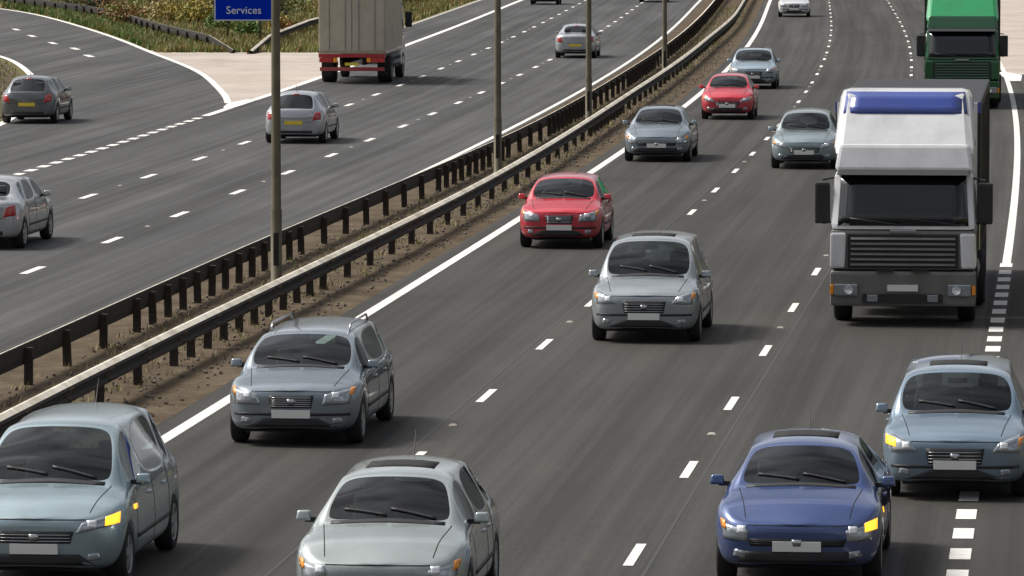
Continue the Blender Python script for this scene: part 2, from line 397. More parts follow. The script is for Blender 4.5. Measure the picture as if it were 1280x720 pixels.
dash_me = {}
def dash(parent, off, d, L, wdt, name='lane_dash', m=None):
    key = (L, wdt, (m or M['line_bright']).name)
    if key not in dash_me:
        b = MB(); b.box(-wdt/2, wdt/2, -L/2, L/2, .002, .006); dash_me[key] = b.mesh(name, m or M['line_bright'])
    o = link(name, dash_me[key], parent); o.location = pt(d, off(d) if callable(off) else off, .001)
    o.rotation_euler = (0, 0, -math.atan(slope(d))); return o
def stud(parent, off, d):
    if 'stud' not in dash_me:
        b = MB(); b.taper((-.06, .06, -.08, .08), (-.035, .035, -.05, .05), .004, .024); dash_me['stud'] = b.mesh('road_stud', M['kerb'])
    o = link('road_stud', dash_me['stud'], parent); o.location = pt(d, off(d) if callable(off) else off, 0)
    o.rotation_euler = (0, 0, -math.atan(slope(d)))
for parent, off, d0, w_ in ((near, 3.70, 62.6, .115), (near, 7.37, 61.4, .115), (far_, off_L1, 106.4, .17), (far_, off_L2, 131.6 - 27, .17)):
    d = d0 - 27
    i = 0
    while d < 400:
        dash(parent, off, d, 2.0, w_)
        if i % 2 == 0: stud(parent, off, d + 4.5)
        d += 8.92; i += 1
d = 40.
while d < 108: dash(near, 11.02, d, 1.0, .24, 'boundary_dash'); d += 1.93
d = 100.
while d < 176: dash(far_, off_L3, d, 1.0, .26, 'boundary_dash'); d += 1.95
for (x, d) in [(-18.2, 236.2), (-19.6, 246.3), (-21.3, 254.7), (-23.3, 266.5), (-25.1, 278)]:
    o = link('lane_dash', dash_me[(2.0, .17, M['line_bright'].name)], slipl); o.location = (x, d, .001); o.scale = (1.6, 1.4, 1); o.rotation_euler = (0, 0, math.radians(10))
# bitumen joints beside the lane lines
for parent, off in ((near, k(3.50)), (near, k(7.60)), (far_, lambda d: off_L1(d) + .22), (far_, lambda d: off_L2(d) - .2)):
    ribbon('bitumen_joint', lambda d, o=off: o(d) - .02, lambda d, o=off: o(d) + .02, DN, 400, 4, .003, M['seam'], parent)

# ------------------------------------------------------------------ central barriers
def barrier(off, side, label, lamps, d0=34, d1=372, pts=None, ztop=.62):
    """side=+1: the beam faces +x"""
    root = empty('safety_barrier', (0, 0, 0)); tag(root, label, 'safety barrier', 'steel safety barriers')
    P = []
    if pts is None:
        d = d0
        while d <= d1: P.append(pt(d, off(d))); d += 3.2
    else:
        for a, b in zip(pts, pts[1:]):
            L = math.dist(a[:2], b[:2]); nn = max(1, int(L / 3.2))
            for i in range(nn): P.append(tuple(lerp(a[q], b[q], i / nn) for q in range(3)))
        P.append(pts[-1])
    # profile (outward, height below top): open W section
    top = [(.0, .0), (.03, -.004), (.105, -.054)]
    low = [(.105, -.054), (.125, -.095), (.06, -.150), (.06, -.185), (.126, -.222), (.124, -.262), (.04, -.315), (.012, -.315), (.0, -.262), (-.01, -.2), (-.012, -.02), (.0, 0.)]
    for nm, prof, m in (('rail_top_flange', top, M['galv_lit']), ('rail', low, M['grime_shade'])):  # lit top and shaded face of the rail are painted in
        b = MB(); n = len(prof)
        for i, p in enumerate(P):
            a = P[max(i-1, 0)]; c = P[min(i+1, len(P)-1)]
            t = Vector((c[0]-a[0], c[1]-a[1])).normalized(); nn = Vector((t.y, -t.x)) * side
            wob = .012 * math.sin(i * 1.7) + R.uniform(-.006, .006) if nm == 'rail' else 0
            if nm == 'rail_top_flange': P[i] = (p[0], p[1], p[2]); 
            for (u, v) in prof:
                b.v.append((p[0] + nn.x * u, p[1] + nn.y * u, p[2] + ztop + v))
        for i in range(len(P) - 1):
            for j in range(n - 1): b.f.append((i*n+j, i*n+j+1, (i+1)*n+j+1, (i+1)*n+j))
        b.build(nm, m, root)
    sp = MB(); q = [(u + .010, v) for u, v in low[:7]]
    for yy in (-.17, .17): sp.v += [(u, yy, ztop + v) for u, v in q]
    sp.f = [(j, j + 1, j + 8, j + 7) for j in range(6)]
    for v_ in (-.11, -.24):
        for yy in (-.11, .11): sp.box(.13, .155, yy - .015, yy + .015, ztop + v_ - .015, ztop + v_ + .015)
    sm = sp.mesh('splice_plate', M['splice'])
    for i in range(0, len(P) - 1):
        p, q_ = P[i], P[i+1]
        if side > 0 and pts is None and 66 < p[1] < 210:
            t = Vector((q_[0]-p[0], q_[1]-p[1])).normalized()
            o = link('splice_plate', sm, root); o.location = p; o.rotation_euler = (0, 0, math.atan2(-t.x, t.y))
    pb = MB()
    pb.box(-.065, .065, -.04, .04, -.05, .56); pm = pb.mesh('post', M['post'], bevel=.008)
    for i in range(len(P) - 1):
        p, q = P[i], P[i+1]; t = Vector((q[0]-p[0], q[1]-p[1])).normalized(); nn = Vector((t.y, -t.x)) * side
        near_l = any(abs(p[1] - ld) < 9 for ld in lamps)
        for f in ((0, .5) if near_l else (0,)):
            x = lerp(p[0], q[0], f) - nn.x * .06; y = lerp(p[1], q[1], f) - nn.y * .06
            o = link('post', pm, root); o.location = (x, y, lerp(p[2], q[2], f)); o.rotation_euler = (R.uniform(-.03, .03), R.uniform(-.03, .03), math.atan2(-t.x, t.y))
    return root
LAMPS = [100.5, 139.5, 168.0, 208.0]
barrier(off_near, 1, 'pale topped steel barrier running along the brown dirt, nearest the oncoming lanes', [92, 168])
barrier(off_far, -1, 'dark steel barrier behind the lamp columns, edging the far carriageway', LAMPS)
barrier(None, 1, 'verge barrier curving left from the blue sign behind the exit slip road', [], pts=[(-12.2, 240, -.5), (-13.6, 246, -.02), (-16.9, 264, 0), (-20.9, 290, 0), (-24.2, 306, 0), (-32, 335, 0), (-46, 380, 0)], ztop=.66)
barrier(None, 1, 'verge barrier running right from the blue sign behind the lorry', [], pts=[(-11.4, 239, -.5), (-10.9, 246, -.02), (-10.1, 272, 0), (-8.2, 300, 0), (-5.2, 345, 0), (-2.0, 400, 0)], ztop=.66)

vs = []; fs = []; uv = []; ds = [120 + 6 * i for i in range(40)]
for d in ds:
    xr = interp(SL_IN, d); 
    for j in range(4): x = xr - .3 - j * 3.3; vs.append((x, d, -.006)); uv.append((x, d))
for i in range(len(ds) - 1):
    for j in range(3): a = i * 4 + j; fs.append((a, a + 1, a + 5, a + 4))
tag(sheet('verge', vs, fs, uv, M['dirt']), 'bare brown verge inside the exit slip road curve', kind='structure')

# ------------------------------------------------------------------ lamp columns
where = ['nearest camera, in front of the blue sign side of the gore', 'second from the camera, right of the lorry', 'third from the camera, right of a silver car', 'farthest and smallest of the row']
LL = ['tall grey-brown lamp column nearest the camera, left one of the row', 'tall olive lamp column, second nearest in the central reserve row',
      'thin dark lamp column, third in the central reserve row', 'thinnest and farthest lamp column, near the top of the bend']
def lamp(i, d):
    o_ = 2.37 - (d - 80) * (2.37 - 1.6) / 240
    root = empty('street_lamp', (edge(d) - o_, d, 0)); tag(root, LL[i], 'street lamp', 'lamp columns in the central reserve')
    b = MB(); b.tube([(0, 0, -.05), (0, 0, .12), (0, 0, .14), (0, 0, 1.5), (0, 0, 1.55), (0, 0, 6), (0, 0, 12)], [.13, .13, .105, .105, .092, .078, .055], 14); b.build('column', M['column'], root, True)
    b = MB(); b.box(-.05, .05, -.112, -.10, .5, 1.1); b.build('access_door', M['grime_shade'], root, bevel=.004)
    b = MB(); b.box(-.2, .2, -.2, .2, -.02, .02); b.build('base_plate', M['grime_shade'], root, bevel=.005)
    for s in (-1, 1):
        b = MB(); b.tube([(0, 0, 11.6), (s*.15, 0, 11.95), (s*.7, 0, 12.15), (s*1.9, 0, 12.3)], [.045, .04, .035, .03], 8); arm = b.build('arm', M['column'], root, True)
        b = MB(); b.taper((s*1.85, s*2.65, -.13, .13), (s*1.9, s*2.5, -.08, .08), 12.24, 12.40); h = b.build('lantern', M['column'], root, bevel=.02)
        b = MB(); b.box(min(s*1.95, s*2.55), max(s*1.95, s*2.55), -.1, .1, 12.19, 12.235); b.build('lens', M['lens'], h, bevel=.01)
for i, d in enumerate(LAMPS): lamp(i, d)

# ------------------------------------------------------------------ blue sign on the gore
root = empty('road_sign', (-12.45, 255, 0)); tag(root, 'blue motorway sign with white lettering on posts in the gore', 'road sign')
blue = mat('sign blue', (.0, .028, .50), .85, noise=.1, nscale=2, spec=.1)
whit = mat('sign white', (.78, .80, .80), .4, noise=.03)
b = MB(); b.box(-1.38, 1.38, -.02, .02, 1.02, 2.95); b.build('sign_panel', blue, root, bevel=.008)
b = MB()
for (x0, x1, z0, z1) in ((-1.36, 1.36, 1.04, 1.085), (-1.36, 1.36, 2.885, 2.93), (-1.36, -1.315, 1.087, 2.883), (1.315, 1.36, 1.087, 2.883)): b.box(x0, x1, -.026, -.0205, z0, z1)
b.build('border', whit, root)
def text(s, size, loc, parent, m, rotz=0., name='lettering', ext=.003):
    cu = bpy.data.curves.new('t', 'FONT'); cu.body = s; cu.size = size; cu.align_x = 'CENTER'; cu.extrude = ext; cu.resolution_u = 3
    t = bpy.data.objects.new('t', cu); C.objects.link(t)
    me = bpy.data.meshes.new_from_object(t); bpy.data.objects.remove(t)
    me.transform(Matrix.Rotation(rotz, 4, 'Z') @ Matrix.Rotation(math.pi/2, 4, 'X')); me.materials.clear(); me.materials.append(m)
    o = link(name, me, parent); o.location = loc; return o
text('Services', .50, (0, -.028, 1.36), root, whit)
for s in (-1, 1):
    b = MB(); b.tube([(s*.75, .08, -.1), (s*.75, .08, 2.9)], .057, 10); b.build('post', M['column'], root, True)
    b = MB(); b.box(s*.75-.1, s*.75+.1, .02, .06, 1.3, 1.36); b.box(s*.75-.1, s*.75+.1, .02, .06, 2.5, 2.56); b.build('clip', M['column'], root)

# ------------------------------------------------------------------ vegetation
leafcols = {'olive': (.19, .20, .04), 'green': (.07, .16, .025), 'dark': (.028, .045, .016), 'straw': (.34, .27, .12), 'rust': (.24, .11, .03), 'gold': (.36, .27, .04)}
LM = {q: mat('foliage ' + q, c, .75, noise=.5, nscale=1.2) for q, c in leafcols.items()}
bark = mat('bark', (.07, .05, .035), .9, noise=.3, bump=.5)
def leaf_cloud(b, cx, cy, cz, rx, ry, rz, n, size, rr):
    for _ in range(n):
        while True:
            x, y, z = rr.uniform(-1, 1), rr.uniform(-1, 1), rr.uniform(-1, 1)
            if .25 < x*x + y*y + z*z < 1: break
        lump = 1 + .25 * math.sin(5*x + 3*z) * math.cos(4*y)
        p = Vector((cx + x*rx*lump, cy + y*ry*lump, max(.03, cz + z*rz*lump)))
        a = Vector((rr.gauss(0, 1), rr.gauss(0, 1), rr.gauss(0, 1))).normalized(); c = a.orthogonal().normalized()
        if rr.random() < .5: c = a.cross(c)
        s = size * rr.uniform(.6, 1.5)
        k0 = len(b.v); b.v += [tuple(p - a*s), tuple(p + c*s*.45), tuple(p + a*s), tuple(p - c*s*.45)]; b.f.append((k0, k0+1, k0+2, k0+3))
def shrub(x, y, h, r, cols, label, seed, group='shrubs behind the gore'):
    rr = random.Random(seed); root = empty('shrub', (x, y, 0)); tag(root, label, 'shrub', group)
    b = MB()
    for q in range(5):
        a = rr.uniform(0, 6.28); b.tube([(0, 0, -.05), (r*.25*math.cos(a), r*.25*math.sin(a), h*.4), (r*.6*math.cos(a), r*.6*math.sin(a), h*.8)], [.05, .03, .01], 5)
    b.build('stem', bark, root)
    for q, cn in enumerate(cols):
        b = MB()
        for _ in range(4):
            a = rr.uniform(0, 6.28); e = rr.uniform(0, .6) * r
            leaf_cloud(b, e*math.cos(a), e*math.sin(a), h*rr.uniform(.35, .7), r*rr.uniform(.35, .6), r*rr.uniform(.35, .6), h*rr.uniform(.22, .4), 130, .085, rr)
        b.build('foliage', LM[cn], root)
SH = [
 (-19.8, 282, 1.5, 1.7, ('rust', 'olive'), 'rust and olive shrub behind the slip barrier, left of the sign'),
 (-22.8, 303, 1.9, 2.2, ('dark', 'rust'), 'dark brown shrub behind the left verge barrier'),
 (-18.0, 288, 1.4, 1.5, ('gold', 'straw'), 'golden dry shrub behind the verge barrier left of the sign'),
 (-16.4, 284, 1.6, 1.6, ('olive', 'gold'), 'yellow-green shrub a little left of the blue sign'),
 (-15.2, 300, 2.0, 2.0, ('rust', 'dark'), 'reddish dark shrub behind the yellow-green one'),
 (-14.4, 272, 1.2, 1.3, ('olive', 'green'), 'low olive shrub close left of the blue sign'),
 (-12.6, 263, .95, 1.3, ('green', 'olive'), 'low green shrub beneath the blue sign'),
 (-11.3, 268, .9, 1.1, ('rust', 'gold'), 'small rusty shrub under the right part of the sign'),
 (-12.0, 285, 2.1, 2.1, ('dark', 'olive'), 'dark tall shrub right behind the blue sign'),
 (-9.6, 292, 1.7, 1.8, ('gold', 'straw'), 'straw coloured shrub between nearest lamp column and lorry'),
 (-25.8, 322, 2.4, 2.6, ('dark', 'green'), 'dense dark shrub at the upper left beyond the slip road'),
 (-29.8, 345, 2.6, 2.8, ('dark', 'rust'), 'dark brown bush in the top left corner'),
 (-21.5, 330, 2.4, 2.6, ('dark', 'rust'), 'dark bush with russet tips above the left barrier'),
 (-16.5, 325, 2.4, 2.6, ('dark', 'olive'), 'large dark shrub at the top, left of the sign'),
 (-6.6, 310, 1.6, 1.8, ('straw', 'olive'), 'pale dry shrub rising behind the lorry'),
 (-3.8, 352, 1.9, 2.3, ('straw', 'olive'), 'pale bush beyond the hard shoulder at the top'),
]
for i, s in enumerate(SH): shrub(*s, seed=20 + i)
def tufts(name, label, region, n, colname, hgt, seed, wid=.02):
    rr = random.Random(seed); b = MB()
    for _ in range(n):
        x, y = region(rr); nb = 5
        for _ in range(nb):
            a = rr.uniform(0, 6.28); h = hgt * rr.uniform(.5, 1.4); dx, dy = math.cos(a), math.sin(a); lean = h * rr.uniform(.2, .7); ox, oy = rr.uniform(-.1, .1), rr.uniform(-.1, .1)
            k0 = len(b.v)
            b.v += [(x + ox - dy*wid, y + oy + dx*wid, -.02), (x + ox + dy*wid, y + oy - dx*wid, -.02), (x + ox + dx*lean, y + oy + dy*lean, h)]
            b.f.append((k0, k0+1, k0+2))
    tag(b.build(name, LM[colname]), label, 'grass', kind='stuff')
def reg_gore(rr):
    d = rr.uniform(241, 372); xl = interp(SL_OUT, d) + .3; xr = edge(d) - 18.7
    return rr.uniform(xl, max(xr, xl + .5)), d
def reg_left(rr):
    d = rr.uniform(246, 345); x = interp(SL_OUT, d); return x + rr.uniform(.3, 3.0), d
tufts('grass', 'rough green grass on the gore verge behind the pale surfacing', reg_gore, 12000, 'olive', .28, 3, .035)
tufts('grass', 'bright green grass patches on the gore verge', reg_gore, 5000, 'green', .24, 14, .035)
tufts('grass', 'dry straw grass on the gore verge', reg_gore, 6000, 'straw', .30, 4, .035)
tufts('grass', 'rusty bracken on the gore verge', reg_gore, 2200, 'rust', .30, 5, .045)
tufts('grass', 'green grass along the exit slip road border', reg_left, 3500, 'green', .26, 6, .035)
def reg_med(rr):
    d = rr.uniform(62, 330); f = rr.random(); return edge(d) + lerp(off_far(d) - .1, off_near(d) + .25, f), d
tufts('weeds', 'sparse dry weeds growing in the central reserve dirt', reg_med, 900, 'straw', .10, 8, .012)
tufts('weeds', 'small green weeds in the central reserve dirt', reg_med, 900, 'olive', .10, 9, .012)
def reg_isl(rr):
    d = rr.uniform(160, 260); return interp(SL_IN, d) - rr.uniform(.3, 6.5), d
tufts('grass', 'sparse dry grass on the brown verge inside the slip road curve', reg_isl, 1500, 'olive', .12, 10, .02)
rr = random.Random(12); b = MB()
for _ in range(4500):
    d = rr.uniform(58, 260); x = edge(d) + rr.uniform(off_far(d), -.6); s = rr.uniform(.012, .05)
    q = Matrix.Rotation(rr.uniform(0, 6), 3, (rr.random(), rr.random(), rr.random() + .1))
    vs = [q @ Vector(v) * s + Vector((x, d, s*.3)) for v in ((1, 0, 0), (-.9, .2, 0), (0, 1, 0), (.1, -.8, 0), (0, 0, .8), (0, .1, -.7))]
    b.add(vs, [(0, 2, 4), (2, 1, 4), (1, 3, 4), (3, 0, 4), (2, 0, 5), (1, 2, 5), (3, 1, 5), (0, 3, 5)])
tag(b.build('gravel', mat('gravel stones', (.15, .125, .10), .9, noise=.5, nscale=3)), 'loose stones scattered on the central reserve dirt', 'gravel', kind='stuff')

# ------------------------------------------------------------------ vehicles: helpers
def patch(bvh, axis, quad, nx, ny, off, th, name, m, parent, smooth=True):
    """a thin shell that follows the body; quad = 4 (u, v) corners seen along the axis"""
    D = {'front': Vector((0, -1, 0)), 'rear': Vector((0, 1, 0)), 'left': Vector((1, 0, 0)), 'right': Vector((-1, 0, 0)), 'top': Vector((0, 0, -1))}[axis]
    def P(u, v):
        if axis in ('front', 'rear'): o = Vector((u, 0, v)) - D * 12
        elif axis in ('left', 'right'): o = Vector((0, u, v)) - D * 12
        else: o = Vector((u, v, 0)) - D * 12
        return o
    pts = []; last = None
    for j in range(ny + 1):
        for i in range(nx + 1):
            s, t = i / nx, j / ny
            u = lerp(lerp(quad[0][0], quad[1][0], s), lerp(quad[3][0], quad[2][0], s), t)
            v = lerp(lerp(quad[0][1], quad[1][1], s), lerp(quad[3][1], quad[2][1], s), t)
            o = P(u, v); hit = bvh.ray_cast(o, D); tries = 0
            while hit[0] is None and tries < 12: u *= .965; tries += 1; o = P(u, v); hit = bvh.ray_cast(o, D)
            if hit[0] is None:
                h, nrm = (last if last else (o + D * 10, -D)); h = o + D * ((h - o).dot(D))
            else: h, nrm = hit[0], hit[1]
            if nrm.dot(D) > 0: nrm = -nrm
            last = (h, nrm); pts.append((h, nrm))
    n = (nx + 1) * (ny + 1); b = MB()
    b.v = [tuple(h + nr * off) for h, nr in pts] + [tuple(h + nr * (off - th)) for h, nr in pts]
    for j in range(ny):
        for i in range(nx):
            a = j * (nx + 1) + i; b.f.append((a, a + 1, a + nx + 2, a + nx + 1))
    ring = [i for i in range(nx)] + [nx + j * (nx + 1) for j in range(ny)] + [ny * (nx + 1) + nx - i for i in range(nx)] + [(ny - j) * (nx + 1) for j in range(ny)]
    for i in range(len(ring)):
        p, q = ring[i], ring[(i + 1) % len(ring)]; b.f.append((p, p + n, q + n, q))
    me = b.mesh(name, m, smooth)
    return link(name, me, parent) if parent is not None else me
def mirror_x(q): return [(-u, v) for u, v in (q[1], q[0], q[3], q[2])]
wheel_me = {}
def wheel(parent, x, y, r, wdt, kind='alloy'):
    key = (round(r, 3), wdt, kind)
    if key not in wheel_me:
        hw = wdt / 2
        b = MB(); b.lathe_x([(-hw*.9, r*.66), (-hw, r*.74), (-hw, r*.93), (-hw*.72, r), (hw*.72, r), (hw, r*.93), (hw, r*.74), (hw*.9, r*.66)], 32); t = b.mesh('tyre', M['tyre'], True)
        b = MB()
        for s in (-1, 1):
            b.lathe_x([(s*hw*.93, r*.67), (s*hw*.86, r*.60), (s*hw*.45, r*.58)], 28)
        if kind == 'alloy':
            for q in range(5):
                a = q * 2 * math.pi / 5; rot = Matrix.Rotation(a, 3, 'X')
                b.box(-hw*.86, hw*.86, -.045, .045, 0.0, r*.62, rot)
            b.lathe_x([(-hw*.9, .001), (-hw*.9, r*.16), (hw*.9, r*.16), (hw*.9, .001)], 16)
        else:
            b.lathe_x([(-hw*.5, .001), (-hw*.5, r*.60), (hw*.5, r*.60), (hw*.5, .001)], 24)
            b.lathe_x([(-hw*.95, .001), (-hw*.9, r*.22), (hw*.9, r*.22), (hw*.95, .001)], 16)
        rm = b.mesh('rim', M['rim'] if kind == 'alloy' else M['steel_rim'], False)
        b = MB(); b.lathe_x([(-.02, .001), (-.02, r*.5), (.02, r*.5), (.02, .001)], 20); bd = b.mesh('brake_disc', M['under'])
        wheel_me[key] = (t, rm, bd)
    t, rm, bd = wheel_me[key]
    we = empty('wheel', (x, y, r)); we.parent = parent
    link('tyre', t, we); link('rim', rm, we); link('brake_disc', bd, we)
    return we

def car(name, L, W, H, style, paintm, d, off, away=False, label='', cat='car', glassm=None, belt=.92, hood=1.05, rim='alloy', ind=None, roof_rails=False, rot=0., face=0, group='cars on the motorway', mirror_m=None):
    hw = W / 2; F = L / 2; f_ax = F - .82; r_ax = -F + .78; rw = .315
    S = []   # (y_side, y_top, z_low, half_width, z_belt, half_width_top, z_top, edge_drop)
    tf = [1., 1.06, .97, 1.09][face]; nose = belt - [.25, .20, .28, .22][face]; nw = [.60, .70, .62, .76][face]
    cowl = F - hood
    ws = .62 if style != 'mpv' else .72
    S.append((F - .10, F - .12, .26, hw * nw, nose - .02, hw * (nw - .1), nose + .03, .02))
    S.append((F - .24, F - .30, .21, hw * .88, nose + .06, hw * .66, nose + .12, .03))
    S.append((f_ax + .37, f_ax + .34, .21, hw * .97, belt - .13, hw * .76, belt - .05, .03))
    S.append((f_ax + .26, f_ax + .20, .50, hw, belt - .09, hw * .78, belt - .01, .03))
    S.append((f_ax, cowl + .16, .67, hw, belt - .06, hw * .79, belt + .045, .03))
    S.append((f_ax - .26, cowl, .50, hw, belt - .04, hw * .80, belt + .075, .03))
    S.append((f_ax - .37, cowl - .27, .21, hw, belt - .02, hw * .745, belt + .075 + (H - belt - .075) * .50, .045))
    S.append((cowl - .55, cowl - ws - .05, .20, hw, belt, hw * .66, H - .05, .06))
    S.append((cowl - 1.05, cowl - ws - .45, .20, hw, belt, hw * .65, H - .005, .07))
    rt = {'hatch': -F + .62, 'mpv': -F + .42, 'estate': -F + .38, 'saloon': -F + 1.15}[style]
    yb = (cowl - 1.05 + r_ax + .37) / 2
    S.append((min(cowl - 1.45, r_ax + .62), (cowl - ws - .45 + rt) / 2 - .1, .20, hw, belt + .01, hw * .65, H, .07))
    S.append((r_ax + .37, rt + .42, .21, hw, belt + .02, hw * .64, H - .01, .07))
    S.append((r_ax + .26, rt + .22, .50, hw, belt + .03, hw * .635, H - .03, .07))
    S.append((r_ax, rt, .66, hw, belt + .035, hw * .62, H - .06, .07))
    if style == 'saloon':
        S.append((r_ax - .26, rt - .55, .50, hw, belt + .04, hw * .66, belt + .14, .04))
        S.append((r_ax - .37, -F + .30, .22, hw * .99, belt + .04, hw * .68, belt + .12, .03))
        S.append((-F + .22, -F + .15, .24, hw * .90, belt + .01, hw * .66, belt + .08, .03))
        S.append((-F + .08, -F + .07, .28, hw * .66, belt - .10, hw * .55, belt - .02, .03))
    else:
        S.append((r_ax - .26, lerp(rt, -F + .12, .5), .50, hw, belt + .04, hw * .66, lerp(H - .08, belt + .08, .5), .05))
        S.append((r_ax - .37, -F + .13, .22, hw * .99, belt + .02, hw * .70, belt + .06, .03))
        S.append((-F + .20, -F + .10, .24, hw * .92, belt - .05, hw * .68, belt - .04, .03))
        S.append((-F + .07, -F + .07, .28, hw * .68, belt - .22, hw * .56, belt - .18, .03))
    S = [(a, b_, c_, e_, f_, g_ * (tf if h_ > belt + .1 else 1.), h_, i_) for a, b_, c_, e_, f_, g_, h_, i_ in S]
    nS = len(S); V = []; NR = 15
    for (ys, yt, zl, w_, zb, wt, zt, ed) in S:
        bz = max(.34, zl + .07); side = [(w_ - .28, zl, ys), (w_ - .05, zl, ys), (w_ - .004, bz, ys), (w_, lerp(bz, zb, .55), ys), (w_ - .05, zb, ys), (wt, zt - ed, lerp(ys, yt, .97)), (wt * .58, zt - ed * .22, yt), (0, zt, yt + (.03 if yt > 0 else -.02))]
        V += [(-x, y, z) for x, z, y in side] + [(x, y, z) for x, z, y in side[-2::-1]]
    bm = bmesh.new(); bv = [bm.verts.new(v) for v in V]; bm.verts.ensure_lookup_table(); grid = {}
    for i in range(nS - 1):
        for j in range(NR - 1):
            grid[(i, j)] = bm.faces.new((bv[i*NR+j], bv[i*NR+j+1], bv[(i+1)*NR+j+1], bv[(i+1)*NR+j]))
    for i, flip in ((0, False), (nS - 1, True)):
        for j in range(7):
            a, b_, c_, d_ = i*NR+j, i*NR+j+1, i*NR+13-j, i*NR+14-j
            if b_ == c_: vv = (bv[a], bv[b_], bv[d_])
            else: vv = (bv[a], bv[b_], bv[c_], bv[d_])
            bm.faces.new(vv)
    groups = {1: [(i, j) for i in (5, 6) for j in (5, 6, 7, 8)]}
    rs = 12
    groups[2] = [(i, j) for i in (rs, rs + 1) for j in (5, 6, 7, 8)] if style != 'saloon' else [(rs, j) for j in (5, 6, 7, 8)]
    groups[3] = [(6, 4), (7, 4)]; groups[4] = [(6, 9), (7, 9)]
    groups[5] = [(8, 4), (9, 4)]; groups[6] = [(8, 9), (9, 9)]
    if style != 'saloon': groups[7] = [(10, 4), (11, 4)]; groups[8] = [(10, 9), (11, 9)]
    else: groups[7] = [(10, 4), (11, 4)]; groups[8] = [(10, 9), (11, 9)]
    bmesh.ops.recalc_face_normals(bm, faces=bm.faces)
    for gi, cells in groups.items():
        fs = [grid[c] for c in cells]
        bmesh.ops.inset_region(bm, faces=fs, thickness=.042 if gi < 3 else .034, depth=-.006, use_even_offset=True)
        for f in fs: f.material_index = gi
    cl = bm.edges.layers.float.new('crease_edge')
    for e in bm.edges:
        ms = {f.material_index for f in e.link_faces}
        if len(ms) > 1: e[cl] = .65
    for i in range(1, nS - 2):
        for j in (4, 10):
            e = bm.edges.get((bv[i*NR+j], bv[(i+1)*NR+j]))
            if e and e[cl] == 0: e[cl] = .35
    me = bpy.data.meshes.new('cage'); bm.to_mesh(me); bm.free()
    tmp = bpy.data.objects.new('cage', me); C.objects.link(tmp)
    md = tmp.modifiers.new('s', 'SUBSURF'); md.levels = 2; md.render_levels = 2
    dg = bpy.context.evaluated_depsgraph_get(); ev = bpy.data.meshes.new_from_object(tmp.evaluated_get(dg))
    bpy.data.objects.remove(tmp); bpy.data.meshes.remove(me)
    co = [v.co.copy() for v in ev.vertices]; polys = [(tuple(p.vertices), p.material_index) for p in ev.polygons]
    bpy.data.meshes.remove(ev)
    bvh = BVHTree.FromPolygons(co, [p[0] for p in polys])
    # place
    dc = d + L / 2; x, y, _ = pt(dc, off); hd = math.atan(slope(dc))
    rz = (-hd if away else math.pi - hd) + rot
    root = empty(name, (x, y, 0), rz); tag(root, label, cat, group)
    names = {0: 'body', 1: 'windscreen', 2: 'rear_window'}
    for gi in sorted({p[1] for p in polys}):
        use = {}; vs = []; fs = []
        for vi, mi in polys:
            if mi != gi: continue
            fs.append(tuple(use.setdefault(q, len(use)) for q in vi))
        vs = [None] * len(use)
        for q, i in use.items(): vs[i] = co[q]
        me = bpy.data.meshes.new(names.get(gi, 'side_window')); me.from_pydata(vs, [], fs); me.materials.append(paintm if gi == 0 else (glassm or M['glass']))
        for p in me.polygons: p.use_smooth = True
        me.update(); o = link(names.get(gi, 'side_window'), me, root)
        if gi == 0: body = o
        if gi == 1: wsc = o
    # floor pan and arches
    b = MB(); b.box(-hw + .26, hw - .26, -F + .25, F - .25, .19, .40); b.box(-hw + .30, hw - .30, -F + .3, F - .3, .40, .60); b.build('underbody', M['under'], root)
    for yy in (f_ax, r_ax):
        for s in (-1, 1): wheel(root, s * (hw - .115), yy, rw, .205, rim)
    # front end: four different faces
    nz = nose; fv = face
    gw, g0, g1, nb = [(.42, -.23, -.10, 3), (.30, -.20, -.03, 5), (.55, -.20, -.12, 2), (.36, -.25, -.06, 4)][fv]
    gq = [(-hw*gw, nz + g0), (hw*gw, nz + g0), (hw*(gw + .04), nz + g1), (-hw*(gw + .04), nz + g1)]
    gr = patch(bvh, 'front', gq, 10, 3, .006, .02, 'grille', M['trim'], root)
    for q in range(nb):
        z = nz + g0 + .02 + q * (g1 - g0 - .03) / nb; patch(bvh, 'front', [(-hw*gw, z), (hw*gw, z), (hw*gw, z + .008), (-hw*gw, z + .008)], 8, 1, .013, .01, 'grille_bar', M['chrome'] if fv != 2 else M['trim'], gr)
    gm = nz + (g0 + g1) / 2
    patch(bvh, 'front', [(-.04, gm - .035), (.04, gm - .035), (.055, gm + .035), (-.055, gm + .035)], 3, 2, .02, .015, 'badge', M['chrome'], gr)
    patch(bvh, 'front', [(-hw*.70, .265), (hw*.70, .265), (hw*[.52, .40, .66, .3][fv], .385), (-hw*[.52, .40, .66, .3][fv], .385)], 10, 3, .006, .02, 'lower_intake', M['trim'], root)
    for s in (0, 1):
        q = [[(hw*.47, nz - .13), (hw*.86, nz - .05), (hw*.90, nz + .075), (hw*.55, nz - .015)], [(hw*.46, nz - .16), (hw*.86, nz - .15), (hw*.90, nz + .06), (hw*.50, nz - .02)], [(hw*.60, nz - .15), (hw*.88, nz - .13), (hw*.90, nz + .03), (hw*.58, nz - .03)], [(hw*.50, nz - .10), (hw*.87, nz - .12), (hw*.88, nz + .10), (hw*.60, nz + .01)]][fv]
        if s: q = mirror_x(q)
        h = patch(bvh, 'front', q, 8, 4, .008, .03, 'headlight', M['lamp_body'], root)
        cx, cz = hw*.66, nz - .03
        q = [(cx - .045, cz - .04), (cx + .045, cz - .04), (cx + .045, cz + .04), (cx - .045, cz + .04)]
        if s: q = mirror_x(q)
        patch(bvh, 'front', q, 3, 3, .014, .01, 'bulb', M['bulb'], h)
        q = [(hw*.84, nz - .04), (hw*.90, nz - .02), (hw*.92, nz + .07), (hw*.86, nz + .055)]
